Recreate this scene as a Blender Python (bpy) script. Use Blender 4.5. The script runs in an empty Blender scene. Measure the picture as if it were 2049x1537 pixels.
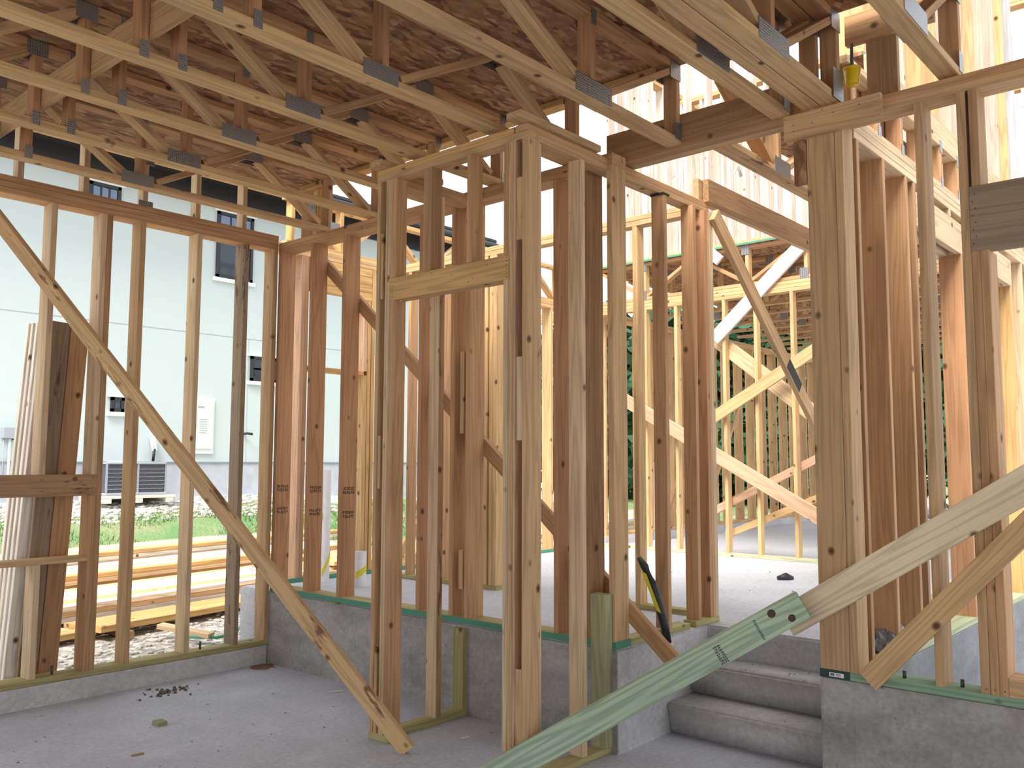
import bpy, bmesh, math, random
from mathutils import Vector, Matrix
random.seed(11)
S = bpy.context.scene
C = S.collection
PI = math.pi
V = Vector

# ------------------------------------------------------------------ camera
F_PX = 1771.0
yaw, pitch, roll = math.radians(41.2), math.radians(5.07), math.radians(0.165)
EYE = V((0, 0, 1.475))
fh = V((math.cos(yaw), math.sin(yaw), 0)); rt = V((math.sin(yaw), -math.cos(yaw), 0)); zz = V((0, 0, 1))
fw = math.cos(pitch) * fh + math.sin(pitch) * zz
u0 = -math.sin(pitch) * fh + math.cos(pitch) * zz
cr = math.cos(roll) * rt + math.sin(roll) * u0
cu = -math.sin(roll) * rt + math.cos(roll) * u0
cam = bpy.data.cameras.new('camera'); camo = bpy.data.objects.new('camera', cam); C.objects.link(camo)
cam.sensor_fit = 'HORIZONTAL'; cam.sensor_width = 36; cam.lens = 36 * F_PX / 2049
cam.clip_start = .05; cam.clip_end = 400
M = Matrix((cr, cu, -fw)).transposed().to_4x4(); M.translation = EYE
camo.matrix_world = M
S.camera = camo

# ------------------------------------------------------------------ sky, sun, exposure
W = bpy.data.worlds.new('world'); S.world = W; W.use_nodes = True
wn = W.node_tree; wn.nodes.clear()
wo = wn.nodes.new('ShaderNodeOutputWorld'); wb = wn.nodes.new('ShaderNodeBackground')
wtc = wn.nodes.new('ShaderNodeTexCoord'); wno = wn.nodes.new('ShaderNodeTexNoise'); wr = wn.nodes.new('ShaderNodeValToRGB')
wno.inputs['Scale'].default_value = 2.2; wno.inputs['Detail'].default_value = 5
wr.color_ramp.elements[0].position = .3; wr.color_ramp.elements[0].color = (.74, .87, 1, 1)
wr.color_ramp.elements[1].position = .7; wr.color_ramp.elements[1].color = (1, 1, 1, 1)
wn.links.new(wtc.outputs['Generated'], wno.inputs['Vector']); wn.links.new(wno.outputs['Fac'], wr.inputs['Fac'])
wn.links.new(wr.outputs['Color'], wb.inputs['Color']); wb.inputs['Strength'].default_value = 1.0
wn.links.new(wb.outputs[0], wo.inputs[0])
sun = bpy.data.lights.new('sun', 'SUN'); sun.energy = 4.2; sun.angle = math.radians(30); sun.color = (1, .94, .86)
suno = bpy.data.objects.new('sun', sun); C.objects.link(suno)
suno.rotation_euler = V((-.75, -.22, 1)).to_track_quat('Z', 'Y').to_euler()
S.view_settings.view_transform = 'Standard'; S.view_settings.look = 'None'
S.view_settings.gamma = 1; S.view_settings.use_curve_mapping = False
S.view_settings.exposure = 0.8

# ------------------------------------------------------------------ materials
def new_mat(name):
    m = bpy.data.materials.new(name); m.use_nodes = True
    n = m.node_tree.nodes; n.clear()
    o = n.new('ShaderNodeOutputMaterial'); b = n.new('ShaderNodeBsdfPrincipled')
    m.node_tree.links.new(b.outputs[0], o.inputs[0])
    return m, n, m.node_tree.links, b
def nd(n, t, **k):
    x = n.new(t)
    for a, v in k.items():
        if a in x.inputs: x.inputs[a].default_value = v
        else: setattr(x, a, v)
    return x
def ramp(n, stops):
    r = n.new('ShaderNodeValToRGB'); e = r.color_ramp.elements
    while len(e) < len(stops): e.new(.5)
    for q, (p, c) in zip(e, stops):
        q.position = p; q.color = (c, c, c, 1) if isinstance(c, (int, float)) else (*c, 1)
    return r
def vmul(n, l, src, sc):
    m = nd(n, 'ShaderNodeMapping'); m.inputs['Scale'].default_value = sc
    l.new(src, m.inputs['Vector']); return m.outputs[0]
def mix(n, l, fac, a, b, mode='MIX'):
    m = n.new('ShaderNodeMix'); m.data_type = 'RGBA'; m.blend_type = mode
    for s, i in ((fac, 0), (a, 6), (b, 7)):
        if hasattr(s, 'default_value') or hasattr(s, 'is_output'): l.new(s, m.inputs[i])
        else: m.inputs[i].default_value = s if i == 0 else (*s, 1)
    return m.outputs[2]

def lumber_mat(name, bark=0.0, knots=True, rings=(.82, 1.0, 1.05), rf=52):
    m, n, l, b = new_mat(name)
    tc = nd(n, 'ShaderNodeTexCoord'); oi = nd(n, 'ShaderNodeObjectInfo')
    off = nd(n, 'ShaderNodeVectorMath', operation='SCALE'); off.inputs['Scale'].default_value = 37
    cmb = nd(n, 'ShaderNodeCombineXYZ')
    l.new(oi.outputs['Random'], cmb.inputs[0]); l.new(oi.outputs['Random'], cmb.inputs[1])
    l.new(cmb.outputs[0], off.inputs[0])
    ad = nd(n, 'ShaderNodeVectorMath', operation='ADD'); l.new(tc.outputs['Object'], ad.inputs[0]); l.new(off.outputs[0], ad.inputs[1])
    p = ad.outputs[0]
    # broad growth rings, stretched along the length
    n1 = nd(n, 'ShaderNodeTexNoise', Scale=1.0, Detail=2.0, Roughness=.5); l.new(vmul(n, l, p, (.55, 11, 11)), n1.inputs['Vector'])
    wv = nd(n, 'ShaderNodeMath', operation='MULTIPLY'); wv.inputs[1].default_value = rf; l.new(n1.outputs['Fac'], wv.inputs[0])
    sn = nd(n, 'ShaderNodeMath', operation='SINE'); l.new(wv.outputs[0], sn.inputs[0])
    r1 = ramp(n, [(0, rings[0]), (.45, rings[1]), (1, rings[2])]); 
    h = nd(n, 'ShaderNodeMath', operation='MULTIPLY_ADD'); h.inputs[1].default_value = .5; h.inputs[2].default_value = .5
    l.new(sn.outputs[0], h.inputs[0]); l.new(h.outputs[0], r1.inputs['Fac'])
    n2 = nd(n, 'ShaderNodeTexNoise', Scale=1.0, Detail=3.0); l.new(vmul(n, l, p, (5, 170, 170)), n2.inputs['Vector'])
    r2 = ramp(n, [(.3, .9), (.7, 1.06)]); l.new(n2.outputs['Fac'], r2.inputs['Fac'])
    n3 = nd(n, 'ShaderNodeTexNoise', Scale=1.3, Detail=3.0); l.new(vmul(n, l, p, (1, 2.5, 2.5)), n3.inputs['Vector'])
    r3 = ramp(n, [(.3, (.88, .84, .82)), (.7, (1.06, 1.05, 1.02))]); l.new(n3.outputs['Fac'], r3.inputs['Fac'])
    c = mix(n, l, 1.0, oi.outputs['Color'], r1.outputs[0], 'MULTIPLY')
    c = mix(n, l, 1.0, c, r2.outputs[0], 'MULTIPLY'); c = mix(n, l, 1.0, c, r3.outputs[0], 'MULTIPLY')
    if knots:
        vo = nd(n, 'ShaderNodeTexVoronoi', Scale=6.2); l.new(vmul(n, l, p, (.8, 1, 1)), vo.inputs['Vector'])
        rk = ramp(n, [(.035, 1), (.075, .75), (.13, 0)]); l.new(vo.outputs['Distance'], rk.inputs['Fac'])
        c = mix(n, l, rk.outputs[0], c, (.10, .045, .02))
    if bark:
        nb = nd(n, 'ShaderNodeTexNoise', Scale=1.0, Detail=4.0, Roughness=.65); l.new(vmul(n, l, p, (3.2, 15, 15)), nb.inputs['Vector'])
        rb = ramp(n, [(bark, 0), (bark + .07, .85)]); l.new(nb.outputs['Fac'], rb.inputs['Fac'])
        c = mix(n, l, rb.outputs[0], c, (.12, .055, .03))
    l.new(c, b.inputs['Base Color']); b.inputs['Roughness'].default_value = .72
    b.inputs['Specular IOR Level'].default_value = .25
    bp = nd(n, 'ShaderNodeBump', Strength=.12, Distance=.002); l.new(n2.outputs['Fac'], bp.inputs['Height']); l.new(bp.outputs[0], b.inputs['Normal'])
    return m
LUM = lumber_mat('lumber'); BARK = lumber_mat('waney_lumber', .52); WEATH = lumber_mat('stained_lumber', .58)

def plain(name, col, rough=.6, metal=0, noise=0, ns=8.0, bump=0):
    m, n, l, b = new_mat(name)
    b.inputs['Roughness'].default_value = rough; b.inputs['Metallic'].default_value = metal
    tc = nd(n, 'ShaderNodeTexCoord'); no = nd(n, 'ShaderNodeTexNoise', Scale=ns, Detail=5.0); l.new(tc.outputs['Object'], no.inputs['Vector'])
    lo = tuple(x * (1 - noise) for x in col); hi = tuple(min(1, x * (1 + noise)) for x in col)
    r = ramp(n, [(.3, lo), (.7, hi)]); l.new(no.outputs['Fac'], r.inputs['Fac']); l.new(r.outputs[0], b.inputs['Base Color'])
    if bump:
        bp = nd(n, 'ShaderNodeBump', Strength=bump, Distance=.01); l.new(no.outputs['Fac'], bp.inputs['Height']); l.new(bp.outputs[0], b.inputs['Normal'])
    return m

def concrete_mat(name, base, blotch, pits=True, stain=True):
    m, n, l, b = new_mat(name)
    tc = nd(n, 'ShaderNodeTexCoord'); p = tc.outputs['Object']
    a = nd(n, 'ShaderNodeTexNoise', Scale=2.2, Detail=8.0, Roughness=.68); l.new(vmul(n, l, p, (1, 1, 1.9)), a.inputs['Vector'])
    ra = ramp(n, [(.36, tuple(x * (1 - blotch) for x in base)), (.68, tuple(x * (1 + blotch * .8) for x in base))]); l.new(a.outputs['Fac'], ra.inputs['Fac'])
    f = nd(n, 'ShaderNodeTexNoise', Scale=38.0, Detail=6.0, Roughness=.7); l.new(p, f.inputs['Vector'])
    rf = ramp(n, [(.3, .80), (.7, 1.16)]); l.new(f.outputs['Fac'], rf.inputs['Fac'])
    c = mix(n, l, 1.0, ra.outputs[0], rf.outputs[0], 'MULTIPLY')
    if stain:
        s = nd(n, 'ShaderNodeTexNoise', Scale=.8, Detail=4.0); l.new(vmul(n, l, p, (1, 1.4, 1)), s.inputs['Vector'])
        rs = ramp(n, [(.58, 0), (.75, .45)]); l.new(s.outputs['Fac'], rs.inputs['Fac'])
        c = mix(n, l, rs.outputs[0], c, (base[0] * .82, base[1] * .72, base[2] * .55))
    if pits:
        vo = nd(n, 'ShaderNodeTexVoronoi', Scale=26.0); l.new(p, vo.inputs['Vector'])
        rp = ramp(n, [(.08, .8), (.16, 0)]); l.new(vo.outputs['Distance'], rp.inputs['Fac'])
        gate = nd(n, 'ShaderNodeTexNoise', Scale=3.0); l.new(p, gate.inputs['Vector'])
        rg = ramp(n, [(.48, 0), (.6, 1)]); l.new(gate.outputs['Fac'], rg.inputs['Fac'])
        k = nd(n, 'ShaderNodeMath', operation='MULTIPLY'); l.new(rp.outputs[0], k.inputs[0]); l.new(rg.outputs[0], k.inputs[1])
        c = mix(n, l, k.outputs[0], c, tuple(x * .3 for x in base))
    l.new(c, b.inputs['Base Color']); b.inputs['Roughness'].default_value = .62
    bp = nd(n, 'ShaderNodeBump', Strength=.25, Distance=.004); l.new(f.outputs['Fac'], bp.inputs['Height']); l.new(bp.outputs[0], b.inputs['Normal'])
    return m
FLOOR = concrete_mat('slab_concrete', (.48, .50, .56), .12, pits=False)
UPPER = concrete_mat('upper_slab_concrete', (.50, .51, .55), .06, pits=False, stain=False)
CURB = concrete_mat('formed_concrete', (.35, .335, .325), .34)
STEP = concrete_mat('step_concrete', (.54, .53, .53), .16, pits=False)

def osb_mat():
    m, n, l, b = new_mat('osb')
    tc = nd(n, 'ShaderNodeTexCoord'); p = tc.outputs['Object']
    w = nd(n, 'ShaderNodeTexNoise', Scale=5.0, Detail=3.0); l.new(p, w.inputs['Vector'])
    mx = nd(n, 'ShaderNodeVectorMath', operation='MULTIPLY_ADD'); mx.inputs[1].default_value = (.12, .12, .12)
    l.new(w.outputs['Color'], mx.inputs[0]); l.new(p, mx.inputs[2])
    v = nd(n, 'ShaderNodeTexVoronoi', Scale=1.0); l.new(vmul(n, l, mx.outputs[0], (13, 38, 13)), v.inputs['Vector'])
    sp = nd(n, 'ShaderNodeSeparateColor'); l.new(v.outputs['Color'], sp.inputs[0])
    r = ramp(n, [(0, (.15, .06, .025)), (.35, (.33, .155, .07)), (.75, (.42, .215, .105)), (1, (.56, .34, .19))]); l.new(sp.outputs[0], r.inputs['Fac'])
    rd = ramp(n, [(.0, 1.05), (.75, .72)]); l.new(v.outputs['Distance'], rd.inputs['Fac'])
    c = mix(n, l, 1.0, r.outputs[0], rd.outputs[0], 'MULTIPLY'); l.new(c, b.inputs['Base Color'])
    b.inputs['Roughness'].default_value = .7
    bp = nd(n, 'ShaderNodeBump', Strength=.4, Distance=.004); l.new(sp.outputs[0], bp.inputs['Height']); l.new(bp.outputs[0], b.inputs['Normal'])
    return m
OSB = osb_mat()

def plate_mat():
    m, n, l, b = new_mat('galvanised_plate')
    tc = nd(n, 'ShaderNodeTexCoord'); v = nd(n, 'ShaderNodeTexVoronoi', Scale=85.0); v.inputs['Randomness'].default_value = .15
    l.new(vmul(n, l, tc.outputs['Object'], (1, .6, 1)), v.inputs['Vector'])
    r = ramp(n, [(.22, (.06, .06, .06)), (.34, (.34, .34, .345))]); l.new(v.outputs['Distance'], r.inputs['Fac']); l.new(r.outputs[0], b.inputs['Base Color'])
    b.inputs['Metallic'].default_value = .75; b.inputs['Roughness'].default_value = .42
    bp = nd(n, 'ShaderNodeBump', Strength=.6, Distance=.003); l.new(v.outputs['Distance'], bp.inputs['Height']); l.new(bp.outputs[0], b.inputs['Normal'])
    return m
PLATE = plate_mat()
INK = plain('black_ink', (.035, .025, .02), .8)
PVC = plain('pvc', (.80, .80, .84), .45, noise=.06, ns=20)
TAPE = plain('yellow_tape', (.72, .68, .03), .5, noise=.12)
BLACK = plain('black_plastic', (.015, .015, .02), .45)
STUCCO = plain('stucco', (.57, .65, .665), .9, noise=.02, ns=60, bump=.05)
STONE = plain('foundation', (.47, .50, .56), .85, noise=.10, ns=6, bump=.2)
ROOFM = plain('dark_metal', (.03, .028, .03), .45, metal=.2)
GLASSD = plain('window_glass', (.04, .055, .08), .06); GLASSB = plain('sky_glass', (.16, .22, .36), .05)
FRAME = plain('window_frame', (.025, .03, .035), .5)
WHITEM = plain('white_panel', (.80, .86, .82), .5); GREYBOX = plain('grey_box', (.38, .40, .46), .5)
ACM = plain('condenser_coil', (.07, .075, .10), .5, noise=.3, ns=40); ACF = plain('condenser_case', (.34, .36, .42), .5)
YEL = plain('yellow_plastic', (.75, .52, .01), .35)
WHT = plain('white_ribbon', (.85, .82, .82), .6); STEEL = plain('steel', (.10, .095, .09), .5, metal=.7)
GREENM = plain('green_edge_paint', (.08, .28, .19), .7); DIRT = plain('dirt', (.14, .11, .08), .95, noise=.3, ns=30)
BLUE = plain('blue_tarp', (.03, .12, .42), .5); BAGM = plain('plastic_bag', (.17, .16, .17), .3, noise=.3, ns=12)
CARD = plain('cardboard', (.42, .30, .19), .85); LBLUE = plain('pale_blue_sheet', (.42, .62, .86), .5)
RUST = plain('rust_stain', (.22, .12, .07), .9, noise=.3, ns=20)

# ------------------------------------------------------------------ tones (timber colours; white and blush have sun-blown brightness painted in)
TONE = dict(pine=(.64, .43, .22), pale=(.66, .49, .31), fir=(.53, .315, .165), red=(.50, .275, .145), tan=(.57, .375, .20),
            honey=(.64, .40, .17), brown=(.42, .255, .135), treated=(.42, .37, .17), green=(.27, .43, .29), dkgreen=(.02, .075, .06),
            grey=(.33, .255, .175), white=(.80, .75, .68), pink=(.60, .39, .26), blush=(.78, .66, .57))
def jit(t, a=.07):
    c = TONE[t] if isinstance(t, str) else t
    k = 1 + random.uniform(-a, a); w = random.uniform(-a, a) * .35
    return (c[0] * k * (1 - w * .3), c[1] * k, c[2] * k * (1 + w), 1)

# ------------------------------------------------------------------ builders
def link(o, parent=None):
    C.objects.link(o)
    if parent is not None:
        o.parent = parent; 
    return o
def tag(o, label=None, cat=None, group=None, kind=None):
    if label: o['label'] = label
    if cat: o['category'] = cat
    if group: o['group'] = group
    if kind: o['kind'] = kind
    return o
ORG = {}
def thing(name, label, cat, loc, group=None, kind=None):
    o = bpy.data.objects.new(name, None); C.objects.link(o); o.location = loc; o.empty_display_size = .1
    ORG[o] = V(loc)
    return tag(o, label, cat, group, kind)
def place(o, parent, Mx):
    # world matrix Mx; parents are un-rotated empties or un-rotated parts
    if parent is None: o.matrix_world = Mx
    else:
        o.parent = parent; o.matrix_basis = Matrix.Translation(-ORG.get(parent, V((0, 0, 0)))) @ Mx
_bc = {}
def beam_mesh(L, w, t, c=.0025):
    key = (round(L, 3), round(w, 4), round(t, 4))
    if key in _bc: return _bc[key]
    a, b_ = w / 2, t / 2; c = min(c, a * .3, b_ * .3)
    pr = [(a - c, -b_), (a, -b_ + c), (a, b_ - c), (a - c, b_), (-a + c, b_), (-a, b_ - c), (-a, -b_ + c), (-a + c, -b_)]
    vs = [(x, y, z) for x in (-L / 2, L / 2) for y, z in pr]
    fs = [[i, (i + 1) % 8, 8 + (i + 1) % 8, 8 + i] for i in range(8)] + [list(range(7, -1, -1)), list(range(8, 16))]
    me = bpy.data.meshes.new('timber'); me.from_pydata(vs, [], fs); me.update(); _bc[key] = me
    return me
def board(parent, name, p0, p1, w, t, up, tone='fir', mat=None, j=.07, wob=True):
    p0, p1 = V(p0), V(p1); d = p1 - p0; L = d.length; X = d.normalized()
    Y = V(up); Y = (Y - X * Y.dot(X)).normalized(); Z = X.cross(Y)
    me = beam_mesh(L, w, t)
    mt = mat or LUM
    if not me.materials: me.materials.append(mt)
    o = bpy.data.objects.new(name, me); C.objects.link(o)
    if me.materials[0] != mt:
        o.material_slots[0].link = 'OBJECT'; o.material_slots[0].material = mt
    Mx = Matrix((X, Y, Z)).transposed().to_4x4(); Mx.translation = (p0 + p1) / 2
    place(o, parent, Mx); o.color = jit(tone, j)
    if parent is not None and parent not in ORG: pass
    return o
def bx(parent, name, x0, x1, y0, y1, z0, z1, tone='fir', mat=None, j=.07):
    c = V(((x0 + x1) / 2, (y0 + y1) / 2, (z0 + z1) / 2)); d = (x1 - x0, y1 - y0, z1 - z0)
    k = max(range(3), key=lambda i: d[i]); ax = V((0, 0, 0)); ax[k] = 1
    rest = [i for i in range(3) if i != k]; wi = max(rest, key=lambda i: d[i]); ti = [i for i in rest if i != wi][0]
    up = V((0, 0, 0)); up[wi] = 1
    return board(parent, name, c - ax * d[k] / 2, c + ax * d[k] / 2, d[wi], d[ti], up, tone, mat, j)
def mesh_obj(parent, name, bm, mat, smooth=False):
    me = bpy.data.meshes.new(name); bm.to_mesh(me); bm.free(); me.materials.append(mat)
    if smooth:
        for p in me.polygons: p.use_smooth = True
    o = bpy.data.objects.new(name, me); C.objects.link(o)
    if parent is not None:
        o.parent = parent; o.matrix_basis = Matrix.Translation(-ORG.get(parent, V((0, 0, 0))))
    return o
def bmbox(bm, x0, x1, y0, y1, z0, z1):
    vs = [bm.verts.new((x, y, z)) for x in (x0, x1) for y in (y0, y1) for z in (z0, z1)]
    for f in ((0, 1, 3, 2), (4, 6, 7, 5), (0, 4, 5, 1), (2, 3, 7, 6), (0, 2, 6, 4), (1, 5, 7, 3)): bm.faces.new([vs[i] for i in f])
    return vs
def box(parent, name, x0, x1, y0, y1, z0, z1, mat, bev=0):
    bm = bmesh.new(); bmbox(bm, x0, x1, y0, y1, z0, z1)
    if bev: bmesh.ops.bevel(bm, geom=bm.edges[:], offset=bev, segments=2, affect='EDGES', profile=.5)
    bmesh.ops.recalc_face_normals(bm, faces=bm.faces[:])
    return mesh_obj(parent, name, bm, mat)
def prism(parent, name, poly, z0, z1, mat, bev=0):
    bm = bmesh.new()
    lo = [bm.verts.new((x, y, z0)) for x, y in poly]; hi = [bm.verts.new((x, y, z1)) for x, y in poly]
    n = len(poly); bm.faces.new(lo[::-1]); bm.faces.new(hi)
    for i in range(n): bm.faces.new([lo[i], lo[(i + 1) % n], hi[(i + 1) % n], hi[i]])
    bmesh.ops.recalc_face_normals(bm, faces=bm.faces[:])
    if bev: bmesh.ops.bevel(bm, geom=bm.edges[:], offset=bev, segments=2, affect='EDGES')
    return mesh_obj(parent, name, bm, mat)
def tube(parent, name, pts, r, mat, seg=12, cap=True):
    bm = bmesh.new(); rings = []
    pts = [V(p) for p in pts]; rr = r if isinstance(r, (list, tuple)) else [r] * len(pts)
    for i, p in enumerate(pts):
        d = (pts[min(i + 1, len(pts) - 1)] - pts[max(i - 1, 0)]).normalized()
        a = d.cross(V((0, 0, 1)) if abs(d.z) < .9 else V((1, 0, 0))).normalized(); b_ = d.cross(a)
        rings.append([bm.verts.new(p + rr[i] * (math.cos(2 * PI * k / seg) * a + math.sin(2 * PI * k / seg) * b_)) for k in range(seg)])
    for i in range(len(rings) - 1):
        for k in range(seg): bm.faces.new([rings[i][k], rings[i][(k + 1) % seg], rings[i + 1][(k + 1) % seg], rings[i + 1][k]])
    if cap: bm.faces.new(rings[0][::-1]); bm.faces.new(rings[-1])
    bmesh.ops.recalc_face_normals(bm, faces=bm.faces[:])
    return mesh_obj(parent, name, bm, mat, True)
def mplate(parent, x0, x1, y, z0, z1, name='connector_plate', axis='y'):
    e = .0016
    if axis == 'y': return box(parent, name, x0, x1, y - e, y + e, z0, z1, PLATE)
    return box(parent, name, y - e, y + e, x0, x1, z0, z1, PLATE)
def stamp(parent, org, u, v, w, h, rows=2, n=7):
    # worn printed grade mark: rows of short ink strokes laid on the face
    u, v = V(u).normalized(), V(v).normalized(); nn = u.cross(v); bm = bmesh.new(); org = V(org)
    for r in range(rows):
        for i in range(n):
            a = w * (i + .12) / n; b0 = h * (rows - 1 - r) / rows; ch = h / rows * .74; cw = w / n * .62
            for (q0, q1, s0, s1) in random.sample([(0, .3, 0, 1), (0, 1, .75, 1), (.7, 1, 0, 1), (0, 1, 0, .22), (0, 1, .42, .6)], 3):
                P = [org + u * (a + cw * x) + v * (b0 + ch * y) + nn * zz_ for zz_ in (0.0003, .0009) for x, y in ((q0, s0), (q1, s0), (q1, s1), (q0, s1))]
                vs = [bm.verts.new(p) for p in P]
                bm.faces.new(vs[4:])
                for k in range(4): bm.faces.new([vs[k], vs[(k + 1) % 4], vs[4 + (k + 1) % 4], vs[4 + k]])
    return mesh_obj(parent, 'grade_stamp', bm, INK)
T, W4, W6 = .036, .084, .132

# ------------------------------------------------------------------ concrete: floor, steps, curbs
fl = box(None, 'floor', -5, 4.6, -5, 5.752, -.15, 0, FLOOR); tag(fl, kind='structure')
up = thing('floor_upper', None, None, (6, 4, 0), kind='structure')
prism(up, 'slab', [(3.845, 6.15), (3.845, 2.65), (4.795, 2.65), (4.795, 1.66), (16.5, 1.66), (16.5, 6.15)], 0, .519, UPPER, .012)
cb = box(None, 'trim_1', 3.838, 3.846, 2.643, 5.752, 0, .512, CURB); tag(cb, kind='structure')
cs = box(None, 'trim_2', 3.846, 4.78, 2.642, 2.651, 0, .510, STEP); tag(cs, kind='structure')
lc = box(None, 'trim_3', -5, 3.84, 5.752, 5.97, -.15, .131, STEP, .012); tag(lc, kind='structure')
rbk = box(None, 'trim_4', 4.0, 4.19, -3, 1.653, 0, .519, CURB, .014); tag(rbk, kind='structure')
rcb = box(None, 'trim_5', 4.19, 16, 1.468, 1.66, 0, .519, concrete_mat('shaded_formed_concrete', (.20, .20, .205), .3), .006); tag(rcb, kind='structure')  # interior shade is put into this curb's darker concrete colour
stp = thing('steps', None, None, (4.5, 2.15, 0), kind='structure')
for k, (xn, z0, z1) in enumerate(((4.30, 0, .173), (4.53, .173, .346))):
    bm = bmesh.new(); sl = .04
    vs = [bm.verts.new((x, y, z)) for y in (1.653, 2.642) for x, z in ((xn + sl, z0), (4.8, z0), (4.8, z1), (xn, z1))]
    for f in ((0, 1, 2, 3), (7, 6, 5, 4), (0, 4, 5, 1), (1, 5, 6, 2), (2, 6, 7, 3), (3, 7, 4, 0)): bm.faces.new([vs[i] for i in f])
    bmesh.ops.recalc_face_normals(bm, faces=bm.faces[:])
    bmesh.ops.bevel(bm, geom=bm.edges[:], offset=.013, segments=3, affect='EDGES')
    mesh_obj(stp, 'step', bm, STEP, True)
rf = box(None, 'floor_lower', 4.19, 16, -5, 1.468, -.15, 0, FLOOR); tag(rf, kind='structure')

# ------------------------------------------------------------------ left wall
def nails(parent, pts, axis='x', r=.0035):
    bm = bmesh.new()
    for p in pts:
        for s in [V(p)]:
            vs = []
            for k in range(6):
                a = 2 * PI * k / 6
                o = V((0, math.cos(a), math.sin(a))) if axis == 'x' else V((math.cos(a), 0, math.sin(a)))
                vs.append(bm.verts.new(s + o * r))
            bm.faces.new(vs)
    return tag(mesh_obj(parent, 'nail_heads', bm, STEEL), kind='stuff')
wl = thing('wall_left', None, None, (2, 5.75, .131), kind='structure')
bx(wl, 'bottom_plate', -2, 3.843, 5.752, 5.884, .131, .168, 'treated')
for i, z in enumerate((3.093, 3.130, 3.168)): bx(wl, 'top_plate', -2 + .3 * i, 3.843, 5.752, 5.884, z, z + .0365, 'fir')
def lws(x, z0=.168, z1=3.093, tone='tan', name='stud', mat=None): return bx(wl, name, x, x + T, 5.752, 5.884, z0, z1, tone, mat)
lws(1.60, 1.392); lws(2.187, 1.392, tone='pale'); lws(2.187, .168, .845, 'pale')
lws(2.5, .168, 1.257, 'fir'); lws(2.5, 1.392, tone='pale'); lws(2.537, tone='brown')
lws(2.762, tone='tan'); lws(3.178, tone='pale'); lws(3.556, tone='grey', mat=WEATH); lws(3.806, tone='tan')
bx(wl, 'header', .6, 2.537, 5.752, 5.82, 1.257, 1.392, 'brown', WEATH); bx(wl, 'sill', .6, 2.5, 5.752, 5.884, .845, .878, 'tan')
for x in (2.34, 3.33): tube(wl, 'anchor_bolt', [(x, 5.81, .15), (x, 5.81, .22)], .008, STEEL, 8)
nails(wl, [(2.2 + dx, 5.7515, z) for z in (1.29, 1.36) for dx in (0, .012)] + [(2.515, 5.7515, z) for z in (1.28, 1.31, 1.37)], 'y')

# ------------------------------------------------------------------ back wall on the curb
wk = thing('wall_back', None, None, (3.91, 4.2, .519), kind='structure')
bx(wk, 'bottom_plate', 3.845, 3.977, 2.655, 5.75, .519, .555, 'treated')
box(wk, 'painted_edge', 3.8425, 3.845, 2.655, 5.74, .521, .553, GREENM)
for i, z in enumerate((3.078, 3.111)): bx(wk, 'top_plate', 3.845, 3.977, 2.655, 5.75, z, z + .033, 'fir')
def bks(y, z0=.555, z1=3.078, tone='red', mat=None): return bx(wk, 'stud', 3.845, 3.977, y, y + T, z0, z1, tone, mat)
g1 = bks(5.712); bks(5.308); g2 = bks(4.926); bks(4.13); bks(3.837, tone='fir'); g3 = bks(3.706, tone='fir')
bks(3.755, 1.65, 2.15, 'tan'); bks(3.755, .72, .95, 'tan'); bks(3.025); bks(2.812, tone='brown'); bks(2.657, tone='tan')
for y in (5.712, 5.308, 4.926):
    for z in (1.255, 1.09): stamp(wk, (3.86, y - .0004, z), (1, 0, 0), (0, 0, 1), .10, .055, 2, 6)
bx(wk, 'shim', 3.815, 3.88, 4.93, 5.0, .512, .5195, 'treated'); bx(wk, 'shim', 3.82, 3.88, 3.98, 4.03, .50, .5195, 'green')

# ------------------------------------------------------------------ closet framing on the garage floor
cl = thing('closet_frame', 'framed closet walls with a header over the doorway, standing on the garage floor', 'wall frame', (3.2, 3.2, 0))
CX = 3.18
ct = 3.048
bx(cl, 'bottom_plate', CX, 3.27, 3.64, 3.80, 0, .036, 'treated'); bx(cl, 'bottom_plate', 3.27, 3.845, 3.706, 3.79, 0, .036, 'treated')
bx(cl, 'bottom_plate', CX, 3.845, 2.683, 2.767, 0, .036, 'treated')
bx(cl, 'top_plate', CX, CX + W4, 2.683, 3.80, ct, ct + .035, 'tan'); bx(cl, 'top_plate', CX, CX + W4, 2.775, 3.80, ct + .035, ct + .07, 'honey')
bx(cl, 'top_plate', CX + W4, 4.95, 2.683, 2.767, ct, ct + .035, 'tan'); bx(cl, 'top_plate', CX, 4.95, 2.683, 2.767, ct + .0352, ct + .07, 'fir')
bx(cl, 'top_plate', CX + W4, 3.845, 3.716, 3.80, ct, ct + .035, 'fir'); bx(cl, 'top_plate', CX + W4, 3.845, 3.716, 3.80, ct + .035, ct + .07, 'fir')
bx(cl, 'doubler', 3.10, 3.75, 2.66, 2.755, ct + .072, ct + .107, 'tan')
bx(cl, 'doubler', 3.12, 3.6, 3.70, 3.80, ct + .072, ct + .107, 'tan')
def cst(y0, y1, z0=.036, z1=ct, tone='tan', x0=CX, x1=CX + W4, mat=None): return bx(cl, 'stud', x0, x1, y0, y1, z0, z1, tone, mat)
# left door post
cst(3.772, 3.80, tone='tan'); cst(3.725, 3.745, tone='brown', x0=CX + .03, z0=.036)
bx(cl, 'spacer_block', CX + .004, CX + .07, 3.747, 3.770, .036, .48, 'tan'); bx(cl, 'spacer_block', CX + .004, CX + .07, 3.747, 3.770, 1.33, 1.62, 'tan'); bx(cl, 'spacer_block', CX + .004, CX + .07, 3.747, 3.770, 2.38, 2.75, 'tan')
cst(3.706, 3.7245, tone='pale'); cst(3.688, 3.7055, tone='pale')
cst(3.641, 3.6875, .036, 2.362, 'fir'); cst(3.641, 3.6875, 2.485, ct, 'fir')
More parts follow.
